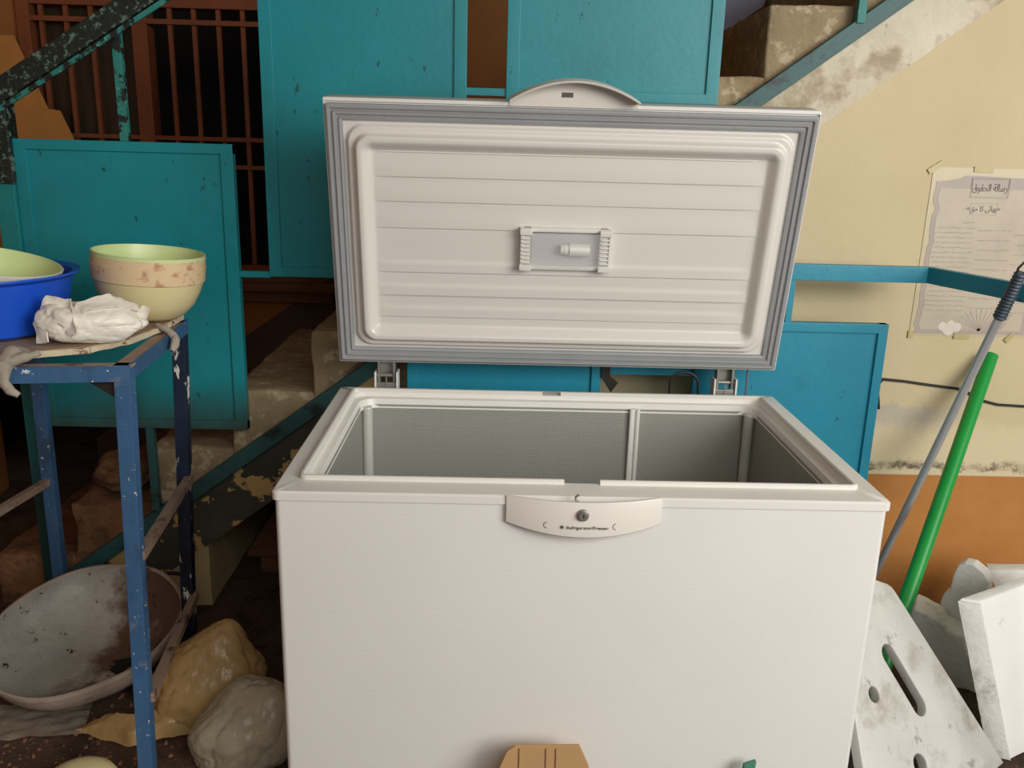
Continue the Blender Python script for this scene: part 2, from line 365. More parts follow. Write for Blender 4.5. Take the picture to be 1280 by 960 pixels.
def thing(name, loc, label, cat, group=None):
    o = bpy.data.objects.new(name, None); COL.objects.link(o); o.location = loc
    o.empty_display_size = 0.1
    o['label'] = label; o['category'] = cat
    if group: o['group'] = group
    ORG[o.name] = Vector(loc); return o

def text_obj(name, body, size, Mx, material, parent, extrude=0.0004):
    cu = bpy.data.curves.new(name, 'FONT'); cu.body = body; cu.size = size; cu.align_x = 'CENTER'; cu.align_y = 'CENTER'; cu.extrude = extrude; cu.resolution_u = 3; cu.space_character = 1.06 if body.isascii() else 1.0
    t = bpy.data.objects.new(name, cu); COL.objects.link(t); bpy.context.view_layer.update()
    dg = bpy.context.evaluated_depsgraph_get()
    me0 = bpy.data.meshes.new_from_object(t.evaluated_get(dg))
    bpy.data.objects.remove(t); mb = MB(); mb.bm.from_mesh(me0); bpy.data.meshes.remove(me0)
    mb.xf(Mx)
    return obj(name, mb, material, parent, recalc=False)

def plate2d(outline, holes, half, bev, Mx):
    """flat plate with through holes, 2D curve filled and extruded, returned as MB"""
    cu = bpy.data.curves.new('plate', 'CURVE'); cu.dimensions = '2D'; cu.fill_mode = 'BOTH'; cu.extrude = half; cu.bevel_depth = bev; cu.bevel_resolution = 2; cu.offset = -bev
    for pts in [outline] + holes:
        sp_ = cu.splines.new('POLY'); sp_.points.add(len(pts)-1); sp_.use_cyclic_u = True
        for p, q in zip(sp_.points, pts): p.co = (q[0], q[1], 0, 1)
    t = bpy.data.objects.new('plate', cu); COL.objects.link(t); bpy.context.view_layer.update()
    me0 = bpy.data.meshes.new_from_object(t.evaluated_get(bpy.context.evaluated_depsgraph_get()))
    bpy.data.objects.remove(t); mb = MB(); mb.bm.from_mesh(me0); bpy.data.meshes.remove(me0)
    bmesh.ops.remove_doubles(mb.bm, verts=mb.bm.verts[:], dist=1e-5)
    return mb.xf(Mx)

def rrect(x0, x1, y0, y1, r, n=6):
    pts = []
    for cx, cy, a0 in ((x1-r, y1-r, 0), (x0+r, y1-r, 90), (x0+r, y0+r, 180), (x1-r, y0+r, 270)):
        for k in range(n+1):
            a = R(a0 + 90*k/n); pts.append((cx+r*math.cos(a), cy+r*math.sin(a)))
    return pts
def circle(cx, cy, r, n=20): return [(cx+r*math.cos(2*math.pi*k/n), cy+r*math.sin(2*math.pi*k/n)) for k in range(n)]
def stadium(p, q, r, n=8):
    p, q = Vector(p), Vector(q); d = (q-p).normalized(); a0 = math.atan2(d.y, d.x); pts = []
    for k in range(n+1): a = a0 - math.pi/2 + math.pi*k/n; pts.append((q.x+r*math.cos(a), q.y+r*math.sin(a)))
    for k in range(n+1): a = a0 + math.pi/2 + math.pi*k/n; pts.append((p.x+r*math.cos(a), p.y+r*math.sin(a)))
    return pts
def sst(a, b, x):
    t = max(0.0, min(1.0, (x-a)/(b-a))); return t*t*(3-2*t)

# ------------------------------------------------------------------ structure
SL = 0.735                                     # slope of the stair
RUN, RISE = 0.2634, 0.1936
def cx(k): return -0.738 + RUN*k               # outer corner of step k
def cz(k): return 0.941 + RISE*k
def soff(x): return 1.59 + SL*(x-0.763)
YS, YB = 1.055, 2.05                           # stair face, back wall

obj('floor', MB().box(-2.8, 3.2, -3.2, 3.5, -0.08, 0.0), 'floor', org=(0, 0, 0), kind='structure')
obj('sky_block_top', MB().box(-2.4, 2.2, -2.6, 2.25, 3.0, 3.1), 'sky_block_top', org=(0, 0, 0), kind='structure')  # out of view, added overhead to cut the sky light
obj('sky_block_left', MB().box(-2.4, -2.3, -2.6, 2.05, 0.0, 3.0), 'brown_wall', org=(0, 0, 0), kind='structure')  # unseen wall, put in to keep the left side darker
WX0, WX1, WZ0, WZ1 = -2.03, -0.88, 0.965, 2.55
wb = MB()
for a in ((-2.3, WX0, WZ0, 3.0), (WX1, 3.2, 0.0, 3.0), (WX0, WX1, WZ1, 3.0), (-1.27, WX1, 0.0, WZ0), (-2.3, -1.27, 0.83, WZ0)):  # low gap on the left is added to make that corner black
    wb.box(a[0], a[1], YB, YB+0.12, a[2], a[3])
obj('wall_back', wb, 'brown_wall', org=(0, 0, 0), kind='structure')
rr_ = MB()
rr_.box(-2.6, -0.6, 3.3, 3.36, 0, 3.0).box(-2.66, -2.6, YB+0.12, 3.3, 0, 3.0).box(-0.6, -0.54, YB+0.12, 3.3, 0, 3.0).box(-2.66, -0.54, YB+0.12, 3.36, 3.0, 3.06)
obj('wall_rear', rr_, 'dark_room', org=(0, 0, 0), kind='structure')
obj('wall_right', MB().prism([(-0.72, 0.0), (2.75, 0.0), (2.75, soff(2.75)), (-0.72, soff(-0.72))], 'y', 1.07, 2.0), 'cream_wall', org=(0, 0, 0), kind='structure')
obj('wall_niche', MB().prism([(-1.40, 0.0), (-1.10, 0.0), (-1.10, soff(-1.10))], 'y', 1.06, 2.04).rough(0.06, 0.004, 9), 'niche', org=(0, 0, 0), kind='structure')
# riser shade put in as a dark coloured strip climbing with the flight
obj('riser_shade_band', MB().prism([(cx(-4)-0.1, cz(-5)+0.06), (cx(3), cz(2)+0.06), (cx(3), cz(2)+0.27), (cx(-4)-0.1, cz(-5)+0.27)], 'y', 2.038, YB), 'riser_shade', org=(0, 0, 0), kind='structure')
obj('trim_2', MB().box(WX0-0.06, WX1+0.06, 1.985, 2.05, 0.905, 0.94, 0.006).box(WX0-0.03, WX1+0.03, 2.01, 2.05, 0.86, 0.905, 0.004), 'dark_wood', org=(0, 0, 0), kind='structure')

# window with rust-brown bars
win = MB()
win.box(WX0, WX1, YB-0.02, YB+0.08, WZ0, WZ0+0.035, 0.004)
win.box(WX0, WX0+0.05, YB-0.02, YB+0.08, WZ0+0.035, WZ1, 0.004).box(WX1-0.05, WX1, YB-0.02, YB+0.08, WZ0+0.035, WZ1, 0.004)
win.box(WX0, WX1, YB-0.01, YB+0.07, 1.985, 2.05, 0.004)
window = obj('window_1', win, 'rust_bar', org=(0, 0, 0), kind='structure')
obj('mullion', MB().box(-1.60, -1.54, YB-0.01, YB+0.07, WZ0+0.03, WZ1-0.02, 0.004), 'rust_bar', window)
for x in (-1.945, -1.85, -1.755, -1.66, -1.455, -1.362, -1.268, -1.175, -1.08, -0.985):
    obj('bar', MB().box(x-0.008, x+0.008, YB+0.0, YB+0.016, WZ0+0.03, 1.99), 'rust_bar', window)
for z, h in ((1.935, 0.018), (1.505, 0.016), (1.398, 0.016), (1.0, 0.012)):
    obj('cross_bar', MB().box(WX0+0.04, WX1-0.04, YB-0.012, YB+0.004, z-h/2, z+h/2), 'rust_bar', window)
obj('pane', MB().box(WX0+0.05, -1.60, YB+0.045, YB+0.051, WZ0+0.035, 1.985), 'dusty_glass', window)

# ------------------------------------------------------------------ staircase
st = thing('staircase', (-0.5, 1.5, 0.0), 'concrete staircase climbing from lower left to upper right behind the open freezer', 'staircase')
for k in range(-4, 10):
    poly = [(cx(k), cz(k-1)-0.055), (cx(k), cz(k)), (cx(k+1), cz(k)), (cx(k+1), cz(k)-0.055)]
    amp = 0.007 if k > -2 else 0.014
    mb = MB().prism(poly, 'y', YS+0.004, 2.036, 0.008).rough(0.045 if k in (-3, -2, -1, 0, 4, 5) else 0.12, amp, 9, k*3.7)
    obj('step', mb, 'concrete' if k > -3 else 'rubble', st, sharp=60)
x0, x1 = -1.40, cx(10)
def under(x): return cz(-1) + SL*(x-cx(0))
sb = MB().prism([(x0, 0.0), (x1, soff(x1)), (x1, under(x1)-0.038), (-1.70, max(0.0, under(-1.70)-0.038)), (-1.70, 0.0)], 'y', YS-0.001, 2.03).rough(0.07, 0.0035, 12, 3)
obj('stringer', sb, 'stringer', st)
obj('edge_channel', MB().bar((-1.52, 1.04, 0.70+SL*(-1.52+0.738)), (1.9, 1.04, 0.70+SL*(1.9+0.738)), 0.03, 0.046, (0, 0, 1), 0.003), 'channel', st, label='teal painted steel angle along the step ends')

# ------------------------------------------------------------------ stair railing
rl = thing('stair_railing', (-0.6, 1.03, 0.0), 'teal sheet metal stair railing with stepped panels and a worn sloping handrail', 'railing')
YR = 1.03
obj('newel_post', MB().box(-1.614, -1.56, YR-0.027, YR+0.02, 0.0, 1.60, 0.004), 'teal_post', rl)
obj('post_cap', MB().box(-1.618, -1.556, YR-0.031, YR+0.024, 1.36, 1.605, 0.005), 'teal_black', rl, label='blackened top of the newel post, paint worn off')
hs = 0.615
obj('handrail', MB().bar((-1.64, YR-0.004, 1.572), (-0.40, YR-0.004, 1.572+hs*1.24), 0.055, 0.060, (0, 0, 1), 0.006), 'teal_black', rl, label='sloping handrail worn black along its top')
obj('handrail_flange', MB().bar((-1.60, YR-0.028, 1.548), (-0.40, YR-0.028, 1.548+hs*1.20), 0.008, 0.013, (0, 0, 1)), 'teal_worn', rl)
panels = [(-1.559, -0.938, 0.632, 1.488), (-0.848, -0.272, 1.112, 1.99), (-0.161, 0.441, 1.632, 2.51)]
for (a, b_, z0, z1) in panels:
    p = obj('sheet_panel', MB().box(a+0.012, b_-0.012, YR-0.004, YR+0.002, z0+0.012, z1-0.012), 'teal_soiled', rl)
    fr = MB()
    wdt = 0.036
    fr.box(a, b_, YR-0.012, YR+0.018, z0, z0+wdt*0.8, 0.002).box(a, b_, YR-0.012, YR+0.018, z1-wdt*0.8, z1, 0.002)
    fr.box(a, a+wdt, YR-0.0122, YR+0.0182, z0, z1, 0.002).box(b_-wdt, b_, YR-0.0122, YR+0.0182, z0, z1, 0.002)
    obj('panel_frame', fr, 'teal_soiled', p)
for x, za, zb, mt in ((-1.243, 1.488, 1.80, 'teal_worn'), (-1.243, 0.355, 0.632, 'channel'), (-0.56, 0.86, 1.112, 'channel'), (0.14, 1.36, 1.632, 'teal_worn'), (0.824, 1.86, 2.25, 'teal_worn')):
    obj('baluster', MB().box(x-0.012, x+0.012, YR-0.010, YR+0.014, za, zb, 0.002), mt, rl)
obj('link_bar', MB().box(-0.938, -0.848, YR-0.006, YR+0.010, 1.108, 1.126), 'teal', rl)
obj('link_bar', MB().box(-0.272, -0.161, YR-0.006, YR+0.010, 1.64, 1.66), 'teal', rl)

# landing railing behind the freezer
lr = thing('landing_railing', (0.3, 0.9, 0.0), 'bright blue sheet metal guard railing between freezer and cream wall, bending towards the right', 'railing')
YL = 0.90
def panel2(a, b_, z0, z1):
    p = obj('sheet_panel', MB().box(a+0.012, b_-0.012, YL-0.003, YL+0.003, z0+0.012, z1-0.012), 'teal_right', lr)
    fr = MB(); wd = 0.028
    fr.box(a, b_, YL-0.012, YL+0.016, z0, z0+wd, 0.002).box(a, b_, YL-0.012, YL+0.016, z1-wd, z1, 0.002)
    fr.box(a, a+wd, YL-0.0122, YL+0.0162, z0, z1, 0.002).box(b_-wd, b_, YL-0.0122, YL+0.0162, z0, z1, 0.002)
    obj('panel_frame', fr, 'teal_right', p)
panel2(-0.43, 0.135, 0.12, 1.035)
panel2(0.405, 0.962, 0.12, 1.035)
obj('handrail', MB().box(-0.43, 1.062, YL-0.012, YL+0.012, 1.157, 1.203, 0.002), 'teal_right', lr)
obj('handrail', MB().bar((1.060, YL-0.002, 1.180), (1.306, 0.05, 1.180), 0.022, 0.046, (0, 0, 1), 0.002), 'teal_right', lr)
for x in (-0.15, 0.668): obj('baluster', MB().box(x-0.009, x+0.009, YL-0.008, YL+0.008, 1.035, 1.157), 'teal_right', lr)
for x in (-0.41, 0.115, 0.425, 0.945): obj('leg', MB().box(x-0.014, x+0.014, YL-0.012, YL+0.014, 0.0, 0.12), 'teal_right', lr)
obj('end_post', MB().box(1.286, 1.326, 0.03, 0.07, 0.0, 1.157, 0.003), 'teal_right', lr)
obj('link_bar', MB().box(0.135, 0.405, YL-0.006, YL+0.010, 0.868, 0.890), 'teal_right', lr)
obj('bracket', MB().prism([(0.135, 0.98), (0.165, 0.98), (0.16, 0.865), (0.185, 0.845), (0.165, 0.815), (0.15, 0.838), (0.135, 0.86)], 'y', YL-0.018, YL-0.010), 'dark_metal', lr, label='bent rusty latch bracket on the panel edge')

# ------------------------------------------------------------------ chest freezer
fz = thing('chest_freezer', (0.0, 0.38, 0.0), 'white chest freezer with its lid standing open', 'freezer')
W2, D = 0.60, 0.76
def loop(x, y0, y1, z, r): return [(a, b_, z) for a, b_ in rrect(-x, x, y0, y1, r)]
body = MB().loft([loop(W2-0.003, 0.003, D-0.003, 0.03, 0.012), loop(W2-0.003, 0.003, D-0.003, 0.830, 0.012), loop(W2-0.03, 0.03, D-0.03, 0.830, 0.012)], True, False)
body_o = obj('body', body, 'freezer', fz)
for sx in (-1, 1):
    for yy in (0.08, 0.68):
        obj('foot', MB().lathe([(0.0, 0.0), (0.03, 0.0), (0.028, 0.031), (0.0, 0.031)], 16, Matrix.Translation((sx*0.52, yy, 0))), 'black_rubber', fz)
e = 0.0
rim = MB().loft([loop(W2-0.02, 0.02, D-0.02, 0.832, 0.012), loop(W2+0.002, -0.002, D+0.002, 0.832, 0.014), loop(W2+0.002, -0.002, D+0.002, 0.846, 0.014), loop(W2-0.002, 0.002, D-0.002, 0.850, 0.014),
                 loop(W2-0.036, 0.060, D-0.034, 0.850, 0.016), loop(W2-0.048, 0.072, D-0.046, 0.849, 0.022), loop(W2-0.050, 0.075, D-0.049, 0.838, 0.03), loop(W2-0.064, 0.088, D-0.062, 0.836, 0.045), loop(W2-0.070, 0.094, D-0.068, 0.812, 0.045)])
obj('rim', rim, 'freezer_trim', fz)
def lip_half(sgn):
    pts = []
    outer = rrect(-(W2-0.037), W2-0.037, 0.061, D-0.035, 0.018, 5)
    # walk front gap -> side -> back gap
    if sgn > 0:
        ring = [(0.038, 0.061)] + [p for p in outer if p[0] > 0 and p[1] < 0.4][0:] + [p for p in outer if p[0] > 0 and p[1] >= 0.4] + [(0.005, D-0.035)]
    else:
        ring = [(-0.034, 0.061)] + [p for p in outer if p[0] < 0 and p[1] < 0.4][::-1] + [p for p in outer if p[0] < 0 and p[1] >= 0.4][::-1] + [(-0.045, D-0.035)]
    prof = [(0.0, 0.0), (0.0, 0.006), (0.003, 0.009), (0.008, 0.009), (0.011, 0.006), (0.011, -0.004)]
    loops = []
    for i, p in enumerate(ring):
        a = Vector(ring[max(i-1, 0)]); c = Vector(ring[min(i+1, len(ring)-1)]); d = (c-a).normalized()
        nrm = Vector((-d.y, d.x)) if sgn > 0 else Vector((d.y, -d.x))
        loops.append([(p[0]+nrm.x*u, p[1]+nrm.y*u, 0.850+v) for u, v in prof])
    return loops
lip = MB().loft(lip_half(1), True, True); lip.loft(lip_half(-1), True, True)
obj('seal_lip', lip, 'freezer_trim', fz)
lx, ly0, ly1 = W2-0.069, 0.093, D-0.067
liner = MB().loft([loop(lx, ly0, ly1, 0.822, 0.03), loop(lx-0.004, ly0+0.004, ly1-0.004, 0.20, 0.03)], False, True)
obj('liner', liner, 'alu', fz, label='embossed grey aluminium liner of the freezer well')
# corner ribs and the ribbed strip on the back wall
for x, y in ((-lx+0.016, ly1-0.016), (lx-0.016, ly1-0.016)):
    mb = MB(); nr = 130
    mb.tube([(x, y, 0.22+0.60*k/nr) for k in range(nr+1)], [0.013+0.0012*(k % 2) for k in range(nr+1)], 12)
    obj('corner_rib', mb, 'alu_pale', fz, sharp=80)
mb = MB().box(0.192, 0.203, ly1-0.014, ly1-0.001, 0.22, 0.825, 0.004).box(0.209, 0.220, ly1-0.014, ly1-0.001, 0.22, 0.825, 0.004).box(0.203, 0.209, ly1-0.008, ly1-0.001, 0.22, 0.825)
obj('divider_rail', mb, 'freezer_trim', fz)

# front handle panel
def arc_y(x, hw, d0, d1):      # plan curve of the bulging front
    return -(d0 + (d1-d0)*(1-(x/hw)**2))
hw, nseg = 0.150, 24
xs = [-hw + 2*hw*i/nseg for i in range(nseg+1)]
hb = MB()
lo = []
for x in xs:
    y = arc_y(x, hw, 0.006, 0.037); zt = 0.852; zb = 0.796 - 0.017*(1-(x/hw)**2)
    yi = min(y+0.006, -0.003)
    lo.append([(x, -0.0025, 0.842), (x, yi, 0.842), (x, yi+0.0005, zt), (x, y+0.001, zt), (x, y, zt-0.002), (x, y, zb+0.003), (x, y+0.003, zb), (x, -0.0025, zb)])
hb.loft(lo, True, True)
fh = obj('front_handle', hb, 'handle_plastic', fz, label='bulging off-white front latch cover with lock')
Mf = Matrix.Translation((-0.005, arc_y(-0.005, hw, 0.006, 0.037)-0.0003, 0.828)) @ Matrix.Rotation(R(90), 4, 'X')
obj('lock', MB().lathe([(0.0, 0.007), (0.004, 0.007), (0.0045, 0.0085), (0.0075, 0.0085), (0.0085, 0.006), (0.0115, 0.004), (0.012, 0.0)], 24, Mf), 'steel', fh, label='round metal key lock')
obj('keyhole', MB().xf(Matrix.Identity(4)).box(-0.001, 0.001, -0.0035, 0.0035, 0.007, 0.0074, M=Mf), 'dark_metal', fh)
Mt = Matrix.Translation((0.006, arc_y(0.003, hw, 0.006, 0.037)-0.0009, 0.8015)) @ Matrix.Rotation(R(90), 4, 'X')
text_obj('lettering', 'Refrigerator/Freezer', 0.0090, Mt, 'print_dark', fh)
sf = MB()
for k in range(4):
    sf.box(-0.0038, 0.0038, -0.0006, 0.0006, 0.0, 0.0006, M=Matrix.Translation((-0.0435, arc_y(-0.0435, hw, 0.006, 0.037)-0.0006, 0.8015)) @ Matrix.Rotation(R(90), 4, 'X') @ Matrix.Rotation(R(45*k), 4, 'Z'))
obj('snowflake_mark', sf, 'print_dark', fh)
for xq in (-0.072, 0.060):
    mb = MB(); pts = []
    for k in range(13):
        a = R(90+15*k); pts.append((xq+0.006*math.cos(a), arc_y(xq+0.006*math.cos(a), hw, 0.006, 0.037)-0.0002, 0.803+0.006*math.sin(a)))
    obj('indicator_ring', mb.tube(pts, 0.0007, 6), 'slot_dark', fh)
hk = [(-0.004, -0.020, 0.843), (-0.012, -0.019, 0.846), (-0.018, -0.019, 0.851), (-0.018, -0.018, 0.857), (-0.012, -0.018, 0.861)]
obj('latch_hook', MB().tube(hk, 0.0024, 8).box(-0.030, 0.004, -0.020, -0.017, 0.8425, 0.8435), 'steel', fh, label='small bent steel latch hook')

# hinges
for hx in (-0.475, 0.468):
    mb = MB().box(hx-0.027, hx+0.027, 0.768, 0.780, 0.70, 0.862, 0.002)
    hg = obj('hinge', mb, 'steel', fz)
    for s in (-1, 1):
        obj('hinge_cheek', MB().box(hx+s*0.030-0.0025, hx+s*0.030+0.0025, 0.762, 0.806, 0.80, 0.893, 0.001), 'freezer_trim', hg)
    obj('hinge_arm', MB().box(hx-0.024, hx-0.018, 0.772, 0.800, 0.86, 0.945).box(hx+0.018, hx+0.024, 0.772, 0.800, 0.86, 0.945).box(hx-0.02, hx+0.02, 0.793, 0.800, 0.88, 0.945), 'steel', hg)
    obj('hinge_pin', MB().tube([(hx-0.028, 0.782, 0.880), (hx+0.028, 0.782, 0.880)], 0.006, 10).box(hx-0.002, hx+0.002, 0.766, 0.770, 0.84, 0.878), 'steel', hg)

# lid: local frame u (x), v (up the lid), w (out of the inner face, towards the room)
la = 0.199
LM = Matrix.Identity(4)
LV = Vector((0, -math.sin(la), math.cos(la))); LN = Vector((0, -math.cos(la), -math.sin(la)))
for i in range(3):
    LM[i][0] = (1, 0, 0)[i]; LM[i][1] = LV[i]; LM[i][2] = LN[i]
LM.translation = Vector((0, 0.768, 0.927))
LH = 0.679
def lring(u0, u1, v0, v1, wv, r, n=4): return [(a, b_, wv) for a, b_ in rrect(u0, u1, v0, v1, r, n)]
shell = MB().loft([lring(-0.598, 0.598, -0.002, LH+0.008, -0.050, 0.012), lring(-0.602, 0.602, -0.005, LH+0.012, -0.044, 0.014), lring(-0.602, 0.602, -0.005, LH+0.012, 0.003, 0.004), lring(-0.600, 0.600, -0.003, LH+0.004, 0.004, 0.004), lring(-0.60, 0.60, -0.002, LH+0.002, -0.002, 0.004)], True, True).xf(LM)
lid = obj('lid', shell, 'freezer', fz, label='freezer lid standing open, inner face to the room')
g = []
for ins, wv in ((0.001, -0.002), (0.001, 0.010), (0.006, 0.014), (0.011, 0.013), (0.013, 0.007), (0.016, 0.007), (0.019, 0.013), (0.025, 0.012), (0.027, 0.006), (0.030, 0.006), (0.033, 0.010), (0.039, 0.007), (0.041, -0.002)):
    g.append(lring(-0.598+ins, 0.598-ins, 0.0+ins, LH-ins, wv, 0.003, 2))
obj('gasket', MB().loft(g).xf(LM), 'gasket', lid, label='ribbed grey rubber door seal')
# inner panel: height profile by inset from a rounded rectangle plus saw-tooth grooves
IU, IV0, IV1 = 0.559, 0.039, LH-0.039
def sdf(u, v, ins, r):
    qx = abs(u) - (IU-ins-r); qv = abs(v-(IV0+IV1)/2) - ((IV1-IV0)/2-ins-r)
    return -(math.hypot(max(qx, 0), max(qv, 0)) + min(max(qx, qv), 0) - r)
grooves = [0.133, 0.194, 0.258, 0.376, 0.444, 0.506, 0.567]
def hgt(u, v):
    d1 = sdf(u, v, 0.008, 0.045)
    h = 0.012*sst(0.0, 0.006, d1)
    d2 = sdf(u, v, 0.026, 0.040)
    h += 0.020*sst(0.0, 0.010, d2)
    d3 = sdf(u, v, 0.044, 0.030)
    h -= 0.024*sst(0.0, 0.030, d3)
    fade = sst(0.505, 0.445, abs(u))
    if d3 > 0.028 and fade > 0:
        # each strip tilts slightly, so every groove is a small lit or shaded step
        g_ = 0.0
        for gv in grooves:
            if gv > 0.3: g_ += 0.0030*sst(gv-0.0015, gv+0.0015, v)*(1-sst(gv+0.010, gv+0.060, v))
            else: g_ += 0.0032*sst(gv-0.0015, gv+0.0015, v)*(1-sst(gv+0.024, gv+0.034, v))
        h += g_*fade
    return h
def dense(a, b_, fine, mids):
    out = []; x = a
    while x < b_-1e-6:
        out.append(x)
        step = fine if (min(x-a, b_-x) < 0.082 or 0) else (0.02 if not mids else 0.005)
        if any(-0.006 < x-q < 0.004 for q in mids): step = 0.0012
        x += step
    out.append(b_); return out
us = dense(-IU, IU, 0.0035, []); vs_ = dense(IV0, IV1, 0.003, grooves)
mb = MB(); mb.loft([[(u, v, hgt(u, v)) for u in us] for v in vs_], close=False); mb.xf(LM)
inner = obj('inner_panel', mb, 'lid_plastic', lid, sharp=80, label='white ribbed inner panel with raised rim')
# lamp in the lid
lw = 0.008
mb = MB()
for cu_, s in ((-0.104, -1), (0.099, 1)):
    for vv in (0.287, 0.381): mb.box(cu_-0.016, cu_+0.016, vv-0.008, vv+0.008, lw-0.002, lw+0.032, 0.003)
mb.box(-0.112, 0.108, 0.279, 0.290, lw-0.002, lw+0.020, 0.003).box(-0.112, 0.108, 0.379, 0.389, lw-0.002, lw+0.020, 0.003)
mb.box(-0.118, -0.112, 0.29, 0.379, lw-0.002, lw+0.026, 0.002).box(0.108, 0.114, 0.29, 0.379, lw-0.002, lw+0.026, 0.002)
obj('lamp_frame', mb.xf(LM), 'freezer_trim', lid)
obj('lamp_backing', MB().box(-0.11, 0.106, 0.285, 0.385, lw, lw+0.004).xf(LM), mat('lamp_backing', (186, 180, 182), 0.4, 0.03), lid)
for s, c0 in ((-1, -0.104), (1, 0.097)):
    mb = MB()
    for k in range(8):
        vv = 0.298 + k*0.0105
        mb.box(c0-0.011, c0+0.011, vv, vv+0.005, lw+0.020, lw+0.029, 0.0015, 1)
    mb.box(c0-0.012, c0+0.012, 0.294, 0.381, lw+0.019, lw+0.021)
    obj('lamp_louvre', mb.xf(LM), 'freezer_trim', lid)
obj('lamp_bulb', MB().tube([(0.060, 0.334, lw+0.016), (0.008, 0.335, lw+0.016)], 0.0165, 16).tube([(0.008, 0.335, lw+0.016), (0.001, 0.335, lw+0.016), (-0.006, 0.335, lw+0.016), (-0.014, 0.335, lw+0.016)], [0.013, 0.0145, 0.012, 0.012], 12).xf(LM), 'freezer_trim', lid, label='small white lamp socket behind the clear cover')
mb = MB().box(-0.090, 0.086, 0.289, 0.380, lw+0.029, lw+0.031)
obj('lamp_cover', mb.xf(LM), 'clear', lid, label='clear plastic lamp cover')
# lid handle: arched cover rising above the lid edge
ha, hv0, hv1, hN = 0.155, LH+0.004, LH+0.058, 28
xs = [-ha + 2*ha*i/hN for i in range(hN+1)]
def arch(u): return 0.020 + 0.046*(1-(u/ha)**2)
outl = [(u, hv0+arch(u)) for u in xs]
mb = MB()
lo = []
for (u, v) in outl:
    lo.append([(u, LH+0.004, -0.004), (u, v, -0.004), (u, v, 0.046), (u, v-0.002, 0.048), (u, v-0.005, 0.046), (u, max(v-0.008, LH+0.006), 0.006), (u, LH+0.004, 0.006)])
mb.loft(lo, True, True)
lhnd = obj('lid_handle', mb.xf(LM), 'handle_plastic', lid, label='arched off-white handle on the lid edge')
obj('handle_slot', MB().box(-0.030, -0.003, LH+0.027, LH+0.038, 0.0055, 0.0072).xf(LM), 'slot_dark', lid)
# cables behind
cb = [(0.535, 0.79, 0.70), (0.535, 0.79, 0.86), (0.534, 0.795, 0.95)]
obj('lamp_cable', MB().tube(cb, 0.0035, 8), 'grey_cord', fz)
lp = [(0.318, 0.80, 0.70), (0.320, 0.80, 0.84)] + [(0.360-0.040*math.cos(R(a)), 0.80, 0.868+0.034*math.sin(R(a))) for a in range(10, 180, 20)] + [(0.402, 0.80, 0.84), (0.404, 0.80, 0.70)]
obj('power_cord', MB().tube(lp, 0.004, 8), 'black_rubber', fz)

# ------------------------------------------------------------------ table on the left
zt = 1.04
tb = thing('metal_table', (-1.25, 0.45, 0.0), 'tall blue angle-iron table with a worn plank top, left of the freezer', 'table')
FR = Vector((-0.935, 0.200, zt)); BR = Vector((-0.985, 0.700, zt)); FL = Vector((-1.62, 0.090, zt)); BL = Vector((-1.50, 0.955, zt))
def angle_bar(p, q, w, nrm_in, mtl, name='rail'):
    """L-section: vertical web at the outside plus a flat flange"""
    mb = MB(); p, q, nin = Vector(p), Vector(q), Vector(nrm_in).normalized()
    mb.obox(p-Vector((0, 0, w)), q-p, nin*0.005, Vector((0, 0, w)))
    o = obj(name, mb, mtl, tb)
    fl = MB().obox(p-Vector((0, 0, 0.006))+nin*0.005, q-p, nin*(w-0.005), Vector((0, 0, 0.005)))
    obj('flange', fl, 'brace', o, label='dusty flat top flange')
    return o
angle_bar(FL, FR, 0.034, (0, 1, 0), 'blue_paint'); angle_bar(FR, BR, 0.034, (-1, 0, 0), 'blue_paint')
angle_bar(BR, BL, 0.034, (0, -1, 0), 'black_paint'); angle_bar(BL, FL, 0.034, (1, 0, 0), 'blue_paint')
def leg(top, bot, dx, dy, mtl):
    mb = MB(); t = Vector(top); b_ = Vector(bot); t.z = zt-0.004; b_.z = 0.0
    mb.obox(b_, (dx, 0, 0), (0, dy*0.9, 0), t-b_, 0.002)
    return obj('leg', mb, mtl, tb)
leg(FR, (-0.968, 0.200, 0), -0.034, 0.034, 'blue_paint')
leg(BR, (-1.030, 0.710, 0), -0.034, -0.034, 'black_paint')
leg((-1.538, 0.955, 0), (-1.555, 0.975, 0), 0.036, -0.034, 'blue_paint')
leg(FL, (-1.66, 0.10, 0), 0.036, 0.034, 'blue_paint')
obj('side_brace', MB().bar((-0.955, 0.215, 0.60), (-1.008, 0.70, 0.60), 0.02, 0.022), 'brace', tb, label='rusty bare steel side brace')
obj('side_brace', MB().bar((-0.962, 0.215, 0.24), (-1.020, 0.70, 0.24), 0.02, 0.022), 'brace', tb, label='rusty bare steel side brace')
obj('side_brace', MB().bar((-1.530, 0.94, 0.48), (-1.645, 0.13, 0.46), 0.02, 0.022), 'brace', tb, label='rusty bare steel side brace')
obj('gusset', MB().prism([(-0.942, zt-0.036), (-1.03, zt-0.036), (-0.97, zt-0.075), (-0.942, zt-0.085)], 'y', 0.209, 0.212), 'dark_metal', tb)
bpoly = [(-1.60, 0.125), (-1.40, 0.165), (-1.21, 0.212), (-1.135, 0.255), (-1.06, 0.300), (-1.012, 0.40), (-0.992, 0.545), (-0.998, 0.695), (-1.50, 0.93)]
top = obj('tabletop', MB().prism(bpoly, 'z', zt+0.0005, zt+0.016, 0.002), 'board', tb)
em = MB()
for i in range(2, 7):
    a, b_ = Vector(bpoly[i]), Vector(bpoly[i+1]); d = (b_-a); nn = Vector((d.y, -d.x)).normalized()
    em.obox((a.x, a.y, zt+0.0015), (d.x, d.y, 0), (nn.x*0.004, nn.y*0.004, 0), (0, 0, 0.013))
em.rough(0.02, 0.0022, 40)
obj('splintered_edge', em, 'board_edge', top, label='chipped pale edge of the plank top')

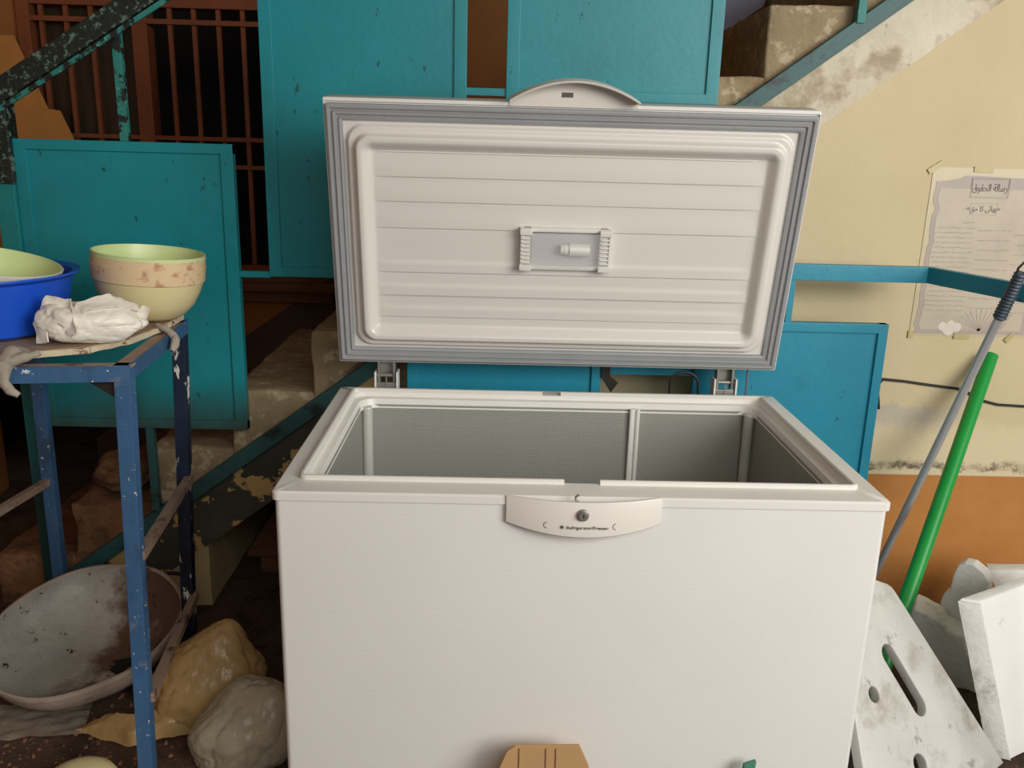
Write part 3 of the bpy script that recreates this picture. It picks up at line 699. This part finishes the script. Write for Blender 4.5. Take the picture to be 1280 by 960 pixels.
def rag(name, pts, rr, label, seed, tails):
    mb = MB()
    mb.tube(pts, rr, 12)
    for t in tails: mb.tube(t, [0.007, 0.010, 0.010, 0.006], 9)
    mb.rough(0.008, 0.003, 55, seed)
    o = obj(name, mb, 'rag', None, sharp=80)
    o['label'] = label; o['category'] = 'rag'; return o
rag('knotted_rag', [(-1.143, 0.205, zt+0.022), (-1.152, 0.165, zt+0.028), (-1.150, 0.120, zt+0.010), (-1.146, 0.112, zt-0.018)], [0.010, 0.020, 0.018, 0.008], 'grey rag strip knotted around the front rail of the table', 1.0,
    [[(-1.148, 0.118, zt), (-1.146, 0.112, zt-0.018), (-1.134, 0.112, zt-0.034), (-1.120, 0.115, zt-0.044)], [(-1.155, 0.125, zt+0.01), (-1.138, 0.135, zt+0.020), (-1.120, 0.150, zt+0.026), (-1.102, 0.175, zt+0.030)]])
rag('knotted_rag', [(-0.998, 0.52, zt+0.020), (-0.975, 0.515, zt+0.014), (-0.955, 0.510, zt-0.002), (-0.951, 0.508, zt-0.012)], [0.005, 0.008, 0.009, 0.006], 'torn grey rag strip tied to the table edge by its back right corner', 2.0,
    [[(-0.952, 0.512, zt-0.002), (-0.947, 0.50, zt-0.012), (-0.947, 0.49, zt-0.024), (-0.950, 0.48, zt-0.034)]])

# ------------------------------------------------------------------ things on the table
def bowl_profile(r, h, base, th, foot=0.006):
    out = [(0.0, 0.0), (base, 0.0)]
    for k in range(1, 11):
        t = k/10.0; a = t*math.pi/2
        out.append((base+(r-base)*math.sin(a)**0.9, h*(1-math.cos(a))**1.0 if t < 1 else h))
    inn = [(max(0.0, x-th), z+th*0.6 if i < len(out)-1 else z) for i, (x, z) in enumerate(out)]
    return out, inn
def lean(loc, ax, ay): return Matrix.Translation(loc) @ Matrix.Rotation(R(ay), 4, 'Y') @ Matrix.Rotation(R(ax), 4, 'X')
TZ = zt + 0.0165
# cream bowl with floral band
BL_ = (-1.053, 0.62, TZ)
bw = thing('cream_bowl', BL_, 'cream plastic bowl with a floral band, right end of the table, holding a green bowl', 'bowl')
Mb = lean((-1.053, 0.62, TZ+0.005), 0, 4.5)
bodyp = [(0.0, 0.0), (0.060, 0.0), (0.085, 0.012), (0.108, 0.040), (0.122, 0.072), (0.129, 0.098), (0.126, 0.098), (0.119, 0.073), (0.104, 0.042), (0.082, 0.016), (0.058, 0.005), (0.0, 0.005)]
obj('bowl_body', MB().lathe(bodyp, 48, Mb), 'bowl_cream', bw)
obj('floral_band', MB().lathe([(0.1292, 0.098), (0.1325, 0.100), (0.1345, 0.137), (0.131, 0.137), (0.128, 0.099)], 48, Mb), 'floral', bw, label='pinkish flower pattern band')
gb = thing('green_bowl', (-1.053, 0.62, TZ+0.045), 'pale green bowl nested inside the cream floral bowl', 'bowl')
Mg = lean((-1.053, 0.62, TZ+0.004), 0, 4.5)
obj('bowl_body', MB().lathe([(0.0, 0.035), (0.055, 0.035), (0.095, 0.065), (0.118, 0.11), (0.1265, 0.138), (0.131, 0.140), (0.1325, 0.166), (0.1290, 0.166), (0.124, 0.142), (0.113, 0.113), (0.090, 0.07), (0.052, 0.041), (0.0, 0.041)], 48, Mg), 'bowl_green', gb)
obj('bowl_band', MB().lathe([(0.1312, 0.137), (0.1325, 0.138), (0.1332, 0.158), (0.1315, 0.158)], 48, Mg), 'floral', gb)
# blue basin
bs = thing('blue_basin', (-1.375, 0.44, TZ), 'deep blue plastic basin at the left edge of the table', 'basin')
Ms = Matrix.Translation((-1.375, 0.44, TZ)) @ Matrix.Diagonal((0.94, 0.94, 1, 1))
obj('basin_body', MB().lathe([(0.0, 0.0), (0.175, 0.0), (0.195, 0.010), (0.222, 0.125), (0.238, 0.134), (0.238, 0.139), (0.219, 0.134), (0.190, 0.013), (0.172, 0.005), (0.0, 0.005)], 56, Ms), 'basin_blue', bs)
g2 = thing('green_bowl', (-1.40, 0.43, TZ+0.05), 'pale green bowl with greyish floral rim tilted inside the blue basin', 'bowl')
Mg2 = lean((-1.355, 0.43, TZ+0.050), 0, 11) @ Matrix.Diagonal((0.95, 0.95, 1, 1))
obj('bowl_body', MB().lathe([(0.0, 0.0), (0.07, 0.0), (0.12, 0.030), (0.150, 0.075), (0.163, 0.118), (0.159, 0.118), (0.145, 0.078), (0.115, 0.035), (0.068, 0.006), (0.0, 0.006)], 48, Mg2), 'bowl_green', g2)
obj('floral_rim', MB().lathe([(0.1535, 0.082), (0.1575, 0.085), (0.1655, 0.116), (0.1632, 0.118), (0.1530, 0.084)], 48, Mg2), 'floral_grey', g2)

def crumple(name, cen, rad, amp, freq, seed, material, label, cat, shape=None, sub=5, rotz=0.0, floor_z=None):
    mb = MB(); bmesh.ops.create_icosphere(mb.bm, subdivisions=sub, radius=1.0)
    c = Vector(cen); Rz = Matrix.Rotation(R(rotz), 3, 'Z'); off = Vector((seed*5.1, seed*2.3, seed*7.7))
    for v in mb.bm.verts:
        d = v.co.normalized()
        wv = noise.noise_vector(d*1.3+off)*0.35
        n1 = noise.noise(d*freq+off)
        n2 = math.exp(-abs(noise.noise((d+wv)*freq*1.5+off))/0.07)
        n3 = math.exp(-abs(noise.noise((d-wv)*freq*3.4+off*2))/0.10)
        n4 = abs(noise.noise((d+wv*0.5)*freq*8+off))
        ang = math.atan2(d.y, d.x)
        fo = noise.noise(Vector((math.cos(ang)*2.6, math.sin(ang)*2.6, d.z*0.9))+off + wv)
        fold = math.exp(-abs(fo)/0.05)*(0.35+0.65*(1-abs(d.z)))
        n5 = math.exp(-abs(noise.noise((d+wv*1.5)*freq*5.0+off*3))/0.05)
        k = 1 - amp*0.40*fold + amp*(0.9*n1 - 0.26*n2 - 0.10*n3 - 0.09*n5)
        p = Vector((d.x*rad[0], d.y*rad[1], d.z*rad[2]))*k
        if shape: p = shape(d, p)
        p = Rz @ p + c
        if floor_z is not None and p.z < floor_z: p.z = floor_z + 0.002*n4
        v.co = p
    return mb
# white carrier bag on the table
def bagshape(d, p):
    p = p.copy()
    if p.x < -0.02: p.z += 0.018*sst(0.0, 0.6, d.z)*sst(-0.02, -0.09, p.x)
    p.z *= 1.0 - 0.25*sst(0.04, 0.14, p.x)
    return p
wbm = crumple('white_bag', (-1.070, 0.352, TZ+0.040), (0.112, 0.064, 0.048), 0.17, 1.5, 1.3, 'white_bag', '', '', bagshape, 5, 25, TZ+0.001)
wb_ = obj('plastic_bag', wbm, 'white_bag', None, sharp=55)
wb_['label'] = 'white plastic carrier bag crumpled on the table in front of the bowls'; wb_['category'] = 'bag'
def ribbon(pts, w, nrm, seed=0.0):
    loops = []
    for i, p in enumerate(pts):
        n_ = Vector(nrm[i] if isinstance(nrm, list) else nrm).normalized()
        w_ = w[i] if isinstance(w, list) else w
        p = Vector(p); t = 0.0012
        d = (Vector(pts[min(i+1, len(pts)-1)])-Vector(pts[max(i-1, 0)])).normalized(); s = d.cross(n_).normalized()
        loops.append([p+s*w_/2*q + n_*t*r_ + n_*0.006*noise.noise(p*40+Vector((seed, q, 0))) for q, r_ in ((-1, 1), (-0.5, 1.0), (0, 1), (0.5, 1.0), (1, 1), (1, -1), (0, -1), (-1, -1))])
    return loops
mb = MB()
mb.loft(ribbon([(-1.20, 0.33, TZ+0.012), (-1.205, 0.335, TZ+0.05), (-1.185, 0.36, TZ+0.092), (-1.155, 0.355, TZ+0.085), (-1.135, 0.325, TZ+0.055), (-1.12, 0.31, TZ+0.035)], [0.03, 0.036, 0.05, 0.045, 0.032, 0.02], (-0.4, -1, 0.4), 1), True, True)
mb.loft(ribbon([(-1.135, 0.33, TZ+0.05), (-1.12, 0.355, TZ+0.09), (-1.07, 0.39, TZ+0.097), (-1.03, 0.43, TZ+0.075)], [0.03, 0.035, 0.04, 0.03], (-0.1, -0.8, 1), 2), True, True)
mb.rough(0.012, 0.003, 40)
for v in mb.bm.verts: v.co += Vector((0.046, -0.040, -0.004))
obj('bag_handle', mb, 'white_bag', wb_, sharp=70)
obj('bag_corner', MB().loft(ribbon([(-1.00, 0.385, TZ+0.03), (-0.975, 0.395, TZ+0.055), (-0.970, 0.40, TZ+0.072)], [0.03, 0.026, 0.018], (-0.2, -1, 0.2), 5), True, True), 'white_bag', wb_, sharp=70)

# ------------------------------------------------------------------ under and beside the table
WC = Vector((-1.315, 0.640, 0.170))
Mw = Matrix.Translation(WC) @ Matrix.Rotation(R(13), 4, 'X') @ Matrix.Rotation(R(-3), 4, 'Y')
wk = thing('wok', (-1.315, 0.67, 0.0), 'large dirty round metal wok tilted on the floor under the table', 'wok')
rw = 0.262
def wokp(dr): return [(rw*math.sin(a)*0.0 + (rw-dr)*math.sin(a), -(0.148-dr*0.6)*math.cos(a)) for a in [math.pi/2*k/14 for k in range(15)]]
def wwob(t, z): return 0.012*math.sin(3*t+1)+0.008*math.sin(7*t)
inn = wokp(0.004)
obj('bowl_inside', MB().lathe(inn, 56, Mw, wwob), 'wok', wk, label='grimy inside, grey metal with brown grease crust')
obj('bowl_outside', MB().lathe([(r_, z_-0.003) for r_, z_ in wokp(0.0)], 56, Mw, wwob), 'wok_out', wk)
obj('rim', MB().lathe([(rw-0.008, 0.001), (rw-0.004, 0.005), (rw+0.003, 0.004), (rw+0.005, -0.004), (rw+0.002, -0.012), (rw-0.002, -0.012)], 56, Mw, wwob), 'wok_out', wk, label='thick rolled rim, greyish pink')
mb = MB()
for t0 in (-2.3, 0.75):
    pts = [Mw @ Vector(((rw+0.008+0.03*math.sin(math.pi*k/8))*math.cos(t0-0.22+0.055*k), (rw+0.008+0.03*math.sin(math.pi*k/8))*math.sin(t0-0.22+0.055*k), -0.006)) for k in range(9)]
    obj('wok_handle', MB().tube(pts, 0.006, 8), 'dark_metal', wk)
spt = MB(); sl = []
for k in range(7):
    a0 = -0.25 + 0.05*math.sin(k*1.7)
    sl.append([Mw @ Vector((rq*math.cos(a0+(k-3)*0.12), rq*math.sin(a0+(k-3)*0.12), -(0.1456)*math.sqrt(max(0, 1-(rq/0.258)**2))+0.004)) for rq in (0.055+0.012*math.sin(k*2.3), 0.07, 0.088, 0.105, 0.118+0.010*math.sin(k*1.9))])
obj('soot_patch', spt.loft(sl, close=False), 'soot', wk, label='black burnt patch near the rim')

yb = crumple('y', (-0.925, 0.50, 0.105), (0.150, 0.110, 0.155), 0.20, 1.1, 2.2, '', '', '', lambda d, p: Vector((p.x*(1-0.25*sst(0, 1, d.z))+0.035*d.z, p.y*(1-0.3*sst(0, 1, d.z)), p.z)), 5, 10, 0.002)
o = obj('plastic_bag', yb, 'yellow_bag', None, sharp=55); o['label'] = 'yellowish translucent plastic bag slumped on the floor between table leg and freezer'; o['category'] = 'bag'
tail = MB().loft([[Vector(p)+Vector((0.01*noise.noise(Vector((q, k, 1.0))), 0, 0)) + Vector((0, 0.0, 0)) for p in ()] for k in range(0)] or [[(-0.93, 0.50, 0.02), (-0.93, 0.47, 0.085), (-0.92, 0.42, 0.06), (-0.92, 0.41, 0.006)], [(-1.08, 0.43, 0.01), (-1.08, 0.405, 0.052), (-1.08, 0.36, 0.040), (-1.08, 0.345, 0.006)], [(-1.16, 0.44, 0.006), (-1.16, 0.42, 0.045), (-1.165, 0.385, 0.040), (-1.165, 0.37, 0.006)], [(-1.235, 0.42, 0.004), (-1.235, 0.415, 0.012), (-1.24, 0.405, 0.010), (-1.24, 0.40, 0.004)]], True, True).rough(0.018, 0.007, 22)
obj('bag_neck', tail, 'yellow_bag', o, sharp=60)
cbg = crumple('c', (-0.770, 0.315, 0.095), (0.138, 0.118, 0.135), 0.20, 1.2, 9.4, '', '', '', lambda d, p: Vector((p.x*(1-0.2*sst(0, 1, d.z))+0.04*d.z, p.y*(1-0.3*sst(0, 1, d.z)), p.z)), 5, 0, 0.002)
for v in cbg.bm.verts: v.co.x = min(v.co.x, -0.612)
o = obj('plastic_bag', cbg, 'clear_bag', None, sharp=55); o['label'] = 'milky crumpled plastic bag on the floor against the freezer side'; o['category'] = 'bag'
# thin film sheet lying on the floor left
mb = MB(); n_ = 16
mb.loft([[(-1.62+0.40*i/n_ + 0.06*j/n_ - 0.10*(j/n_)*(i/n_), 0.33+0.16*j/n_ + 0.06*i/n_, 0.003+0.010*(0.5+noise.noise(Vector((i*0.5, j*0.5, 3))))) for i in range(n_+1)] for j in range(n_+1)], close=False)
o = obj('plastic_sheet', mb, 'floor_film', None, sharp=80); o['label'] = 'greyish plastic sheet spread flat on the floor under the wok'; o['category'] = 'plastic sheet'
# upturned bowl at the bottom edge
ub = obj('cream_bowl', MB().lathe([(0.098, 0.0), (0.100, 0.004), (0.094, 0.030), (0.080, 0.056), (0.060, 0.070), (0.040, 0.076), (0.020, 0.078), (0.0, 0.078)], 40, Matrix.Translation((-1.125, 0.165, 0.0))), 'bowl_cream')
ub['label'] = 'pale bowl upside down on the floor at the bottom left edge'; ub['category'] = 'bowl'
# floor debris
mb = MB()
for k in range(420):
    x = random.uniform(-1.6, -0.95); y = random.uniform(0.12, 0.75); s = random.uniform(0.002, 0.006)
    mb.box(-s, s, -s*0.7, s*0.7, -0.001, s*0.6, M=Matrix.Translation((x, y, 0.001)) @ Matrix.Rotation(random.uniform(0, 3), 4, 'Z'))
obj('debris', mb, mat('debris_chips', (140, 96, 72), 0.9, 0.4, 60), None, org=(0, 0, 0), kind='stuff', label='reddish brown chips and grit scattered on the floor under the table', category='debris')
# broken lump on the lower steps
lm = crumple('l', (-1.41, 1.20, cz(-3)+0.062), (0.10, 0.10, 0.062), 0.22, 1.8, 8.1, '', '', '', None, 4, 20, cz(-3)+0.012)
o = obj('concrete_lump', lm, 'rubble', None, sharp=60); o['label'] = 'broken brown concrete lump lying on the lower steps behind the table'; o['category'] = 'rubble'
# planks stored in the niche under the stairs
o = obj('wooden_plank', MB().obox((-1.035, 1.27, 0.075), (0.32, 0.0, 0.0), (0.085, 0.42, 0.13), (0.0, -0.005, 0.024), 0.003), 'dark_wood'); o['label'] = 'dark brown wooden plank end in the niche under the stairs'; o['category'] = 'plank'
o = obj('wooden_block', MB().box(-1.00, -0.74, 1.30, 1.40, 0.0, 0.078, 0.004), 'dark_wood'); o['label'] = 'dark wooden block propping up the plank under the stairs'; o['category'] = 'block'

# cardboard carton sheet leaning on the window sill
pf = [(-2.20, 0.945), (-1.80, 0.945), (-1.80, 1.38), (-1.821, 1.412), (-1.844, 1.49), (-1.888, 1.596), (-1.933, 1.601), (-1.957, 1.662), (-1.99, 1.748), (-2.038, 1.867), (-2.20, 1.866)]
mb = MB().prism(pf, 'y', 1.992, 2.000, 0.001)
for v in mb.bm.verts: v.co.y += (v.co.z-0.945)*0.024
o = obj('cardboard_sheet', mb, 'cardboard_old'); o['label'] = 'flattened tan cardboard sheet leaning upright against the barred window'; o['category'] = 'cardboard'
# lavender cloth hanging on the wall above the upper steps
mb = MB(); n_ = 14; rowsL = []
for i in range(n_+1):
    x = 0.46 + 0.50*i/n_
    zb = max(1.935 + 0.69*(x-0.655), 1.935 if x > 0.56 else 1.75, 2.13 if x > 0.82 else 0)
    rowsL.append([(x, 1.985+0.012*noise.noise(Vector((i*0.6, j*0.5, 0))), zb + (2.6-zb)*j/10 + 0.008*noise.noise(Vector((i*0.9, 0, 5)))) for j in range(11)])
mb.loft(rowsL, close=False)
bmesh.ops.solidify(mb.bm, geom=mb.bm.faces[:], thickness=0.015)
o = obj('hanging_cloth', mb, 'lavender', None, sharp=70); o['label'] = 'pale lavender blue cloth hanging over the upper steps behind the railing'; o['category'] = 'cloth'

# ------------------------------------------------------------------ wall things on the right
YW = 1.07
ps = thing('poster', (1.30, YW, 0.965), 'aged lavender grey wall poster with script text taped to the cream wall', 'poster')
PX0, PX1, PZ0, PZ1 = 1.112, 1.488, 0.970, 1.478
obj('backing', MB().box(PX0, PX1, YW-0.0022, YW-0.0002, PZ0, PZ1), 'laminate', ps)
edge = [(PX0+0.012, PZ0+0.006)]
for i in range(1, 24):
    z = PZ0 + (PZ1-0.045-PZ0)*i/24; edge.append((PX0+0.014+0.010*math.sin(i*0.9)*noise.noise(Vector((i*0.7, 0, 0)))+0.008*(i % 5 == 0), z))
edge += [(PX0+0.014, PZ1-0.040), (PX0+0.045, PZ1-0.038), (PX0+0.085, PZ1-0.030), (PX0+0.100, PZ1-0.022), (PX0+0.16, PZ1-0.022), (PX0+0.25, PZ1-0.026), (PX1-0.014, PZ1-0.03), (PX1-0.012, PZ0+0.25), (PX1-0.016, PZ0+0.008)]
sheet = obj('print_border', MB().prism(edge, 'y', YW-0.0030, YW-0.0022), 'poster_edge', ps)
inner_p = [(x + (0.014 if x < 1.3 else -0.014), min(max(z, PZ0+0.02), PZ1-0.06)) for x, z in edge]
obj('print_ground', MB().prism(inner_p, 'y', YW-0.0036, YW-0.0030), 'poster', ps)
def rect_line(mb, x0, x1, z0, z1, t=0.0012):
    for a in ((x0, x1, z0, z0+t), (x0, x1, z1-t, z1), (x0, x0+t, z0, z1), (x1-t, x1, z0, z1)): mb.box(a[0], a[1], YW-0.0040, YW-0.0036, a[2], a[3])
mb = MB(); rect_line(mb, 1.232, 1.348, 1.392, 1.450); rect_line(mb, 1.235, 1.345, 1.395, 1.447, 0.0007); rect_line(mb, 1.240, 1.320, 1.342, 1.376, 0.0008)
for s, x in ((1, 1.234), (-1, 1.326)): mb.box(x-0.004, x+0.004, YW-0.0040, YW-0.0036, 1.356, 1.364).box(x-0.016, x+0.016, YW-0.0039, YW-0.0036, 1.3594, 1.3606)
obj('title_box', mb, 'ink_faint', ps)
Mp = lambda x, z: Matrix.Translation((x, YW-0.0042, z)) @ Matrix.Rotation(R(90), 4, 'X')
text_obj('title_lettering', '\uFED5\uFEEE\uFED8\uFEA4\uFEDF\uFE8D \uFE94\uFEDF\uFE8E\uFEB3\uFEAD', 0.027, Mp(1.290, 1.421) @ Matrix.Diagonal((0.74, 1.15, 1, 1)), 'ink', ps)
text_obj('subtitle_lettering', '\uFED6\uFEA3 \uFE8E\uFB90 \uFBFD\uFE8B\uFE8E\uFBAD\uFE91', 0.021, Mp(1.280, 1.360) @ Matrix.Diagonal((0.82, 1.1, 1, 1)), 'ink', ps)
# body text: rows of small script-like strokes, as illegible as in the photograph
mb = MB(); rs = random.Random(4)
def script_row(x0, x1, z, sc=1.0):
    x = x0
    while x < x1:
        L = rs.uniform(0.003, 0.009)*sc; y_ = YW-0.0041
        zz_ = z + rs.uniform(-0.0012, 0.0012)
        mb.box(x, x+L, y_, YW-0.0036, zz_, zz_+0.0011)
        if rs.random() < 0.55: mb.box(x+L*0.8, x+L*0.8+0.0009, y_, YW-0.0036, zz_, zz_+rs.uniform(0.002, 0.0045))
        if rs.random() < 0.5: mb.box(x+L*0.3, x+L*0.3+0.0011, y_, YW-0.0036, zz_-0.003, zz_-0.0018)
        x += L + rs.uniform(0.0008, 0.0035)
script_row(1.226, 1.258, 1.318); z = 1.302
for i in range(19):
    if z < 1.05: break
    script_row(1.140+0.012*rs.random(), 1.262, z)
    if i % 2 == 0: script_row(1.276, 1.375, z-0.006)
    else: script_row(1.385+0.02*rs.random(), 1.455, z-0.003)
    z -= 0.0148
obj('body_text', mb, 'ink_faint', ps, kind='stuff')
# printed flowers and open book at the bottom
mb = MB()
for cx_, cz_, r_ in ((1.232, 0.992, 0.020), (1.212, 1.000, 0.014), (1.256, 0.998, 0.015), (1.236, 1.008, 0.012)):
    mb.prism(circle(cx_, cz_, r_, 14), 'y', YW-0.0041-0.00012*len(mb.bm.verts)/28, YW-0.0036)
obj('printed_flower', mb, 'flower', ps)
mb = MB()
for k_ in range(11):
    a = R(150-12*k_); mb.obox((1.325, YW-0.0041, 0.988), (0.0035, 0, 0), (0, 0.0005, 0), (0.085*math.cos(a), 0, 0.062*math.sin(a)+0.006))
mb.prism([(1.34, 0.985), (1.40, 0.995), (1.425, 1.045), (1.40, 1.04), (1.36, 1.02)], 'y', YW-0.0040, YW-0.0036)
obj('printed_book', mb, 'poster_edge', ps)
for (px_, pz_, a, L) in ((PX0+0.006, PZ1+0.000, 35, 0.050), (PX0+0.150, PZ1-0.004, -1, 0.058), (PX0+0.004, PZ0+0.003, 90, 0.022), (PX0+0.165, PZ0+0.0, 0, 0.05), (PX0+0.315, PZ0-0.002, 50, 0.03)):
    Mx = Matrix.Translation((px_, YW-0.0026, pz_)) @ Matrix.Rotation(R(-a), 4, 'Y')
    obj('tape_strip', MB().box(-L/2, L/2, -0.0006 - 0.002, 0.0006 - 0.002, -0.008, 0.008, M=Mx), 'tape', ps)
# black cable on the wall
cp = [(0.985, 0.93, 0.77), (1.005, 1.0, 0.822), (1.046, 1.06, 0.829), (1.12, 1.064, 0.822), (1.20, 1.064, 0.812), (1.292, 1.064, 0.802), (1.33, 1.064, 0.788), (1.37, 1.064, 0.766), (1.43, 1.064, 0.752), (1.52, 1.064, 0.748), (1.75, 1.064, 0.76)]
o = obj('wall_cable', MB().tube(cp, 0.0042, 8), 'black_rubber'); o['label'] = 'thin black cable running along the cream wall below the poster'; o['category'] = 'cable'

# ------------------------------------------------------------------ poles
mp = thing('mop_pole', (1.045, 1.02, 0.0), 'slim grey metal pole with dark ribbed grip leaning on the blue rail', 'pole')
A = Vector((1.045, 1.03, 0.0)); B = Vector((1.096, 0.555, 1.175)); dirp = (B-A).normalized()
g0 = A + dirp*1.205; g1 = A + dirp*1.335
obj('shaft', MB().tube([A, A+dirp*0.6, g0+dirp*0.01], 0.0112, 14), 'mop_metal', mp)
pts, rad = [], []
for i in range(29):
    t = i/28; pts.append(g0+(g1-g0)*t); rad.append(0.0150+0.0022*(1 if i % 2 else -0.3) - 0.002*t)
obj('grip', MB().tube(pts, rad, 14), 'grip', mp, label='dark blue-grey ribbed plastic grip')
sd = dirp.cross(Vector((0, 1, 0))).normalized()
obj('hanging_loop', MB().tube([g1-dirp*0.004+sd*0.009, g1+dirp*0.012+sd*0.012, g1+dirp*0.030+sd*0.004, g1+dirp*0.031-sd*0.006, g1+dirp*0.012-sd*0.012, g1-dirp*0.004-sd*0.009], 0.003, 8), 'dark_metal', mp)
A = Vector((0.815, 0.415, 0.004)); B = Vector((1.362, 1.035, 0.918)); dr = (B-A).normalized(); s1 = dr.cross(Vector((0, 0, 1))).normalized(); s2 = s1.cross(dr)
lo = [[A+(B-A)*t+(s1*math.cos(a)+s2*math.sin(a))*r_ for a in [2*math.pi*k_/20 for k_ in range(20)]] for t, r_ in ((0, 0.017), (0, 0.021), (0.3, 0.021), (0.6, 0.021), (1, 0.021), (1, 0.017), (0.9, 0.017))]
o = obj('green_pipe', MB().loft(lo, True, False), 'green_pipe'); o['label'] = 'bright green plastic pipe leaning against the wall beside the metal pole'; o['category'] = 'pipe'

# ------------------------------------------------------------------ white pieces at the right
P1 = Vector((0.871, 0.456, 0.42)); E1 = Vector((0.53846, -0.28650, -0.79245)); E2 = Vector((-0.69428, -0.68378, -0.22454)); EN = E1.cross(E2).normalized()
PM = Matrix.Identity(4)
for i in range(3):
    PM[i][0] = E1[i]; PM[i][1] = E2[i]; PM[i][2] = EN[i]
PM.translation = P1
facing = EN.dot(Vector((-0.18, -1.55, 1.49))-P1)
th = 0.014
PM.translation = P1 + EN*(-th if facing > 0 else th)
outline = [(-0.075, 0.062), (-0.024, 0.010), (-0.010, 0.002), (0.008, 0.0), (0.512, 0.0), (0.408, 0.395), (0.30, 0.445), (0.20, 0.435), (0.10, 0.36), (-0.075, 0.285)]
holes = [stadium((0.092, 0.152), (0.234, 0.158), 0.0245), circle(0.122, 0.275, 0.0185), circle(0.318, 0.268, 0.024)]
mb = plate2d(outline, holes, th-0.004, 0.004, PM)
o = obj('slotted_panel', mb, 'plate', None, sharp=45); o['label'] = 'white moulded panel with a long slot and round holes, leaning beside the freezer'; o['category'] = 'panel'
# small ring marks on its face
for (a_, b_) in ((0.40, 0.03), (0.32, 0.21)):
    fsg = 1 if facing > 0 else -1
    pts = [PM @ Vector((a_+0.013*math.cos(2*math.pi*k_/16), b_+0.013*math.sin(2*math.pi*k_/16), fsg*th)) for k_ in range(17)]
    obj('moulded_ring', MB().tube(pts, 0.0012, 5), 'plate', o)

WG = 'white foam packing pieces'
# big bright block
mb = MB().obox((1.072, 0.410, 0.415), (0.105, -0.075, -0.415), (0.36, 0.17, 0.02), (-0.046, 0.020, -0.004), 0.006, 3).rough(0.03, 0.0018, 30, 4)
for v in mb.bm.verts: v.co.z = max(v.co.z, 0.002)
o = obj('foam_block', mb, 'foam_clean', None, sharp=30)
blk = o; o['label'] = 'large bright white foam slab at the bottom right corner'; o['category'] = 'packaging'
mb = MB().obox((1.022, 0.424, 0.409), (0.105, -0.075, -0.400), (0.046, -0.023, 0.004), (-0.003, -0.006, 0.0), 0.001).rough(0.025, 0.0015, 40, 5)
for v in mb.bm.verts: v.co.z = max(v.co.z, 0.003)
obj('dirty_edge', mb, 'foam', blk, sharp=50, label='scuffed dirty narrow edge of the slab')
# piece with an upright rounded tab
fp = thing('foam_packing', (1.24, 0.80, 0.0), 'dirty white foam piece with a rounded upright tab, behind the slotted panel', 'packaging')
Mt = Matrix.Translation((1.255, 0.76, 0.10)) @ Matrix.Rotation(R(-42), 4, 'Z')
tab = [(-0.062, -0.06), (-0.060, 0.075), (-0.066, 0.105), (-0.060, 0.135), (-0.046, 0.152), (-0.044, 0.205), (-0.036, 0.238), (-0.020, 0.252), (0.004, 0.254), (0.034, 0.238), (0.052, 0.212), (0.052, -0.06)]
mb = MB().prism(tab, 'y', -0.024, 0.024, 0.004).xf(Mt)
obj('tab', mb, 'foam', fp, sharp=50)
Mt2 = Matrix.Translation((1.20, 0.72, 0.0)) @ Matrix.Rotation(R(-32), 4, 'Z')
base = [(-0.10, 0.002), (0.14, 0.002), (0.14, 0.10), (0.05, 0.115), (0.035, 0.165), (-0.015, 0.175), (-0.03, 0.195), (-0.105, 0.215), (-0.12, 0.14)]
mb = MB().prism(base, 'y', -0.06, 0.05, 0.006).xf(Mt2).rough(0.022, 0.006, 26, 6)
obj('base_block', mb, 'foam', fp, sharp=50, label='crumbled ribbed lower block')
# angled scrap behind at the frame edge
Mt3 = Matrix.Translation((1.42, 0.80, 0.0)) @ Matrix.Rotation(R(-25), 4, 'Z')
mb = MB().prism([(-0.085, 0.002), (0.16, 0.002), (0.16, 0.34), (0.03, 0.325), (-0.085, 0.30), (-0.055, 0.24), (-0.03, 0.17)], 'y', -0.03, 0.03, 0.006).xf(Mt3).rough(0.03, 0.004, 25, 8)
o = obj('foam_scrap', mb, 'foam_clean', None, sharp=50); o['label'] = 'white foam scrap with a notched edge at the right edge behind the large slab'; o['category'] = 'packaging'

# ------------------------------------------------------------------ carton in front of the freezer
cb_ = thing('cardboard_piece', (-0.04, -0.10, 0.0), 'torn brown cardboard piece with cut corners standing in front of the freezer', 'cardboard')
YC = -0.055
cpoly = [(-0.205, 0.0), (0.070, 0.0), (0.070, 0.22), (0.045, 0.305), (0.025, 0.345), (-0.115, 0.342), (-0.132, 0.330), (-0.172, 0.24), (-0.205, 0.12)]
ml = MB().prism(cpoly, 'y', YC-0.006, YC, 0.001)
for v in ml.bm.verts: v.co = Vector((v.co.x*0.93-0.014, v.co.y + (v.co.z-0.34)*0.18, v.co.z*0.975))
obj('panel', ml, 'cardboard', cb_)
for x_ in (-0.112, -0.058, -0.038): 
    m_ = MB().box(x_-0.0006, x_+0.0006, YC-0.0068, YC-0.0055, 0.0, 0.330)
    for v in m_.bm.verts: v.co.y += (v.co.z-0.34)*0.18
    obj('crease', m_, 'dark_wood', cb_)
mb = MB().obox((0.328, -0.04, 0.0), (0.026, 0.0, 0.010), (0, -0.012, 0), (0.03, 0.02, 0.270), 0.003)
o = obj('green_scrap', mb, 'green_scrap'); o['label'] = 'green strip standing against the freezer front at the bottom edge'; o['category'] = 'scrap'
